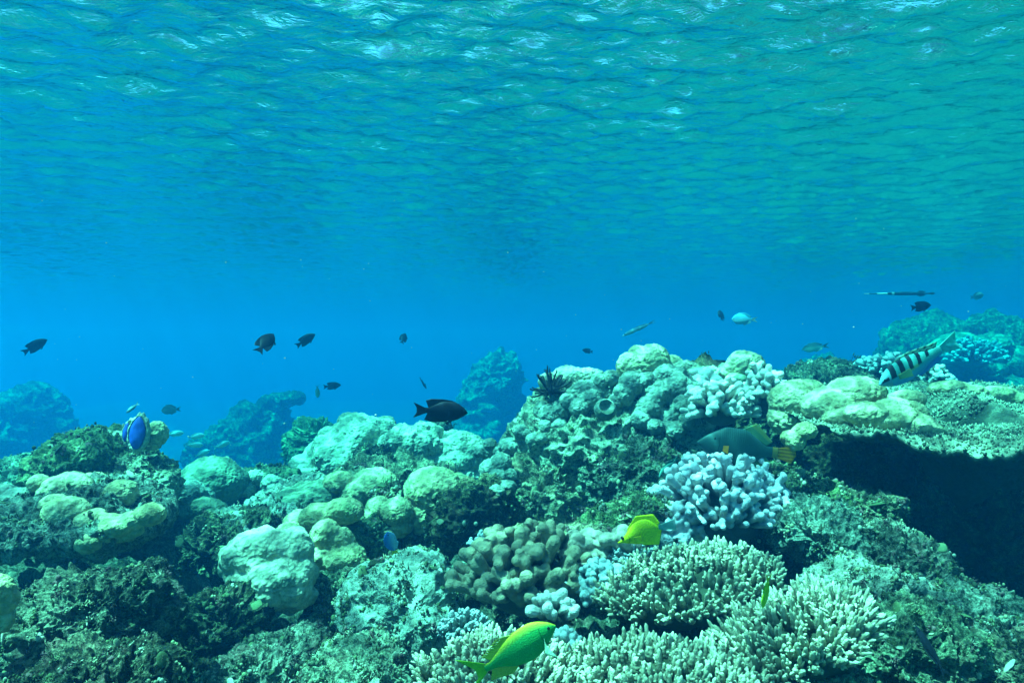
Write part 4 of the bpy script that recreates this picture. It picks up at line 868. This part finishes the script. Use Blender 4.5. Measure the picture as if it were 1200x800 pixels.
def simple_fish(kind, label, L, deep, C, C2=None, tailc=None, group=None, fork=.14, wid=.06, taper=1.0, nose=0.0):
    C2 = C2 or C; tailc = tailc or C
    col = lambda t, h, z: tuple(a + (b - a) * np.clip(.5 - h * .8, 0, 1) for a, b in zip(C, C2))
    body = fish_body(L, [(0, 0), (.08, deep * .45 * taper), (.35, deep), (.6, deep * .85), (.9, deep * .25), (1, deep * .3)],
                     [(0, -.01), (.08, -deep * .45 * taper), (.35, -deep), (.6, -deep * .85), (.9, -deep * .25), (1, -deep * .3)],
                     [(0, .01), (.2, wid * .8), (.45, wid), (.9, wid * .25), (1, .01)], col)
    tc = lambda t, v, z: tailc
    fins = [("dorsal_fin", 'fin', fin([(.28, deep * .8), (.6, deep * .8), (.9, deep * .22)], [(.32, deep * 1.2), (.65, deep * 1.25), (.96, deep * .6)], L, lambda t, v, z: C)),
            ("anal_fin", 'fin', fin([(.55, -deep * .82), (.9, -deep * .22)], [(.62, -deep * 1.2), (.96, -deep * .6)], L, lambda t, v, z: C2)),
            ("tail_fin", 'fin', fin([(.96, deep * .25), (.96, -deep * .25)], [(1.26, fork), (1.1, 0), (1.26, -fork)], L, tc))]
    return fish(kind, label, L, body, fins, (.1, .02, .02, wid * .6, 0), group)
o = simple_fish("damselfish", "slender bright yellow upright fish beside the pale pointed coral", .047, .13, (.80, .78, .01), (.5, .75, .02), wid=.055)
place(o, 898, 690, 1.05, -97, 8, at=.6, L=.055, roll=(1, .5, 0))
o = simple_fish("surgeonfish", "small bright blue fish with a yellow tail tip, upright over the rough boulder", .07, .20, (.05, .22, .75), (.30, .55, .85), tailc=(.75, .75, .05), wid=.09)
place(o, 459, 636, 1.5, 98, -35, at=.6, L=.07, roll=(-.9, -.5, .3), scale=.95)
o = simple_fish("wrasse", "slim black fish nose down over the rubble slope at lower right", .085, .10, (.010, .012, .02), wid=.05)
place(o, 1091, 762, 1.28, 118, 12, at=.6, L=.085, roll=(-1, -.3, 0))
o = simple_fish("surgeonfish", "pale blue oval fish in open water above the reef at right centre", .12, .26, (.10, .42, .60), (.35, .60, .70), tailc=(.5, .6, .6), wid=.05)
place(o, 872, 374, 4.0, 178, 10, at=.6, L=.12)
o = simple_fish("wrasse", "thin pale fish gliding nose down above the reef at centre", .20, .07, (.12, .25, .35), (.5, .6, .6), wid=.04, fork=.05)
place(o, 748, 385, 4.6, 205, 10, at=.6, L=.20)
o = simple_fish("wrasse", "teal fish with a pale mouth grazing under the grey knobbed coral", .10, .17, (.10, .30, .24), (.55, .60, .55), wid=.07)
place(o, 784, 547, min(2.4, hit(784, 547) - .08), 215, -30, at=.6, L=.10)
o = simple_fish("wrasse", "tiny pale striped fish hovering above the clam on the left mound", .055, .12, (.25, .50, .55), (.10, .25, .35), wid=.05)
place(o, 155, 478, 2.5, 215, 10, at=.6, L=.055)
o = simple_fish("surgeonfish", "hazy dark fish beyond the left mound in open water", .14, .24, (.05, .08, .10), (.2, .25, .28), wid=.06)
place(o, 200, 480, 5.2, 185, 10, at=.6, L=.14)
o = simple_fish("damselfish", "faint pale upright fish beyond the level dark fish at left centre", .10, .16, (.3, .4, .42), (.5, .6, .6), wid=.05)
place(o, 372, 459, 5.4, 262, 30, at=.6, L=.10, roll=(1, .3, 0))
o = simple_fish("damselfish", "hazy grey fish at the far right edge above the far reef", .13, .2, (.15, .25, .3), (.35, .45, .5), wid=.05)
place(o, 1145, 347, 5.5, 10, 20, at=.6, L=.13)
o = simple_fish("damselfish", "faint fish in the haze left of the far right reef", .17, .2, (.04, .08, .1), (.45, .55, .5), wid=.05)
place(o, 955, 407, 5.6, 190, 20, at=.6, L=.17)
pale = simple_fish("chromis", "pale chromis leading the small school by the domed reef", .10, .19, (.30, .55, .60), (.60, .75, .72), wid=.06, group="small pale school by the domed reef at left")
spots = [(205, 508, 5, 8, "pale chromis highest and leftmost of the small school by the domed reef"), (230, 511, 8, 5, "pale chromis second from the left in the upper row of the school"),
         (228, 521, -4, 14, "pale chromis below the upper row of the small school at left"), (260, 521, 20, 10, "pale chromis rightmost of the small school by the domed reef"),
         (237, 531, 22, 6, "pale chromis lowest of the small school by the domed reef")]
for i, (px, py, an, tu, lab) in enumerate(spots):
    o = pale if i == 0 else copy_tree(pale); tag(o, lab); place(o, px, py, 4.6 + .1 * i, an, tu, at=.6, L=.10)
def trumpet():
    L = .52; col = lambda t, h, z: (.55, .62, .60) if (t < .36 and (t > .2 or t < .08)) or .42 < t < .46 else (.03, .06, .08)
    body = fish_body(L, [(0, .008), (.3, .014), (.45, .024), (.8, .026), (.95, .012), (1, .012)], [(0, -.006), (.3, -.012), (.45, -.024), (.8, -.026), (.95, -.012), (1, -.012)],
                     [(0, .004), (.4, .014), (.8, .016), (1, .004)], col, nst=80)
    tc = lambda t, v, z: (.06, .1, .12)
    fins = [("dorsal_fin", 'fin', fin([(.82, .024), (.92, .014)], [(.86, .05), (.96, .03)], L, tc)), ("anal_fin", 'fin', fin([(.82, -.024), (.92, -.014)], [(.86, -.05), (.96, -.03)], L, tc)),
            ("tail_fin", 'fin', fin([(.98, .01), (.98, -.01)], [(1.06, .022), (1.10, 0), (1.06, -.022)], L, tc))]
    o = fish("trumpetfish", "long thin trumpetfish, pale in front and dark behind, over the far right reef", L, body, fins, None)
    return place(o, 1052, 344, 5.6, 180, 5, at=.52, L=L)
trumpet()
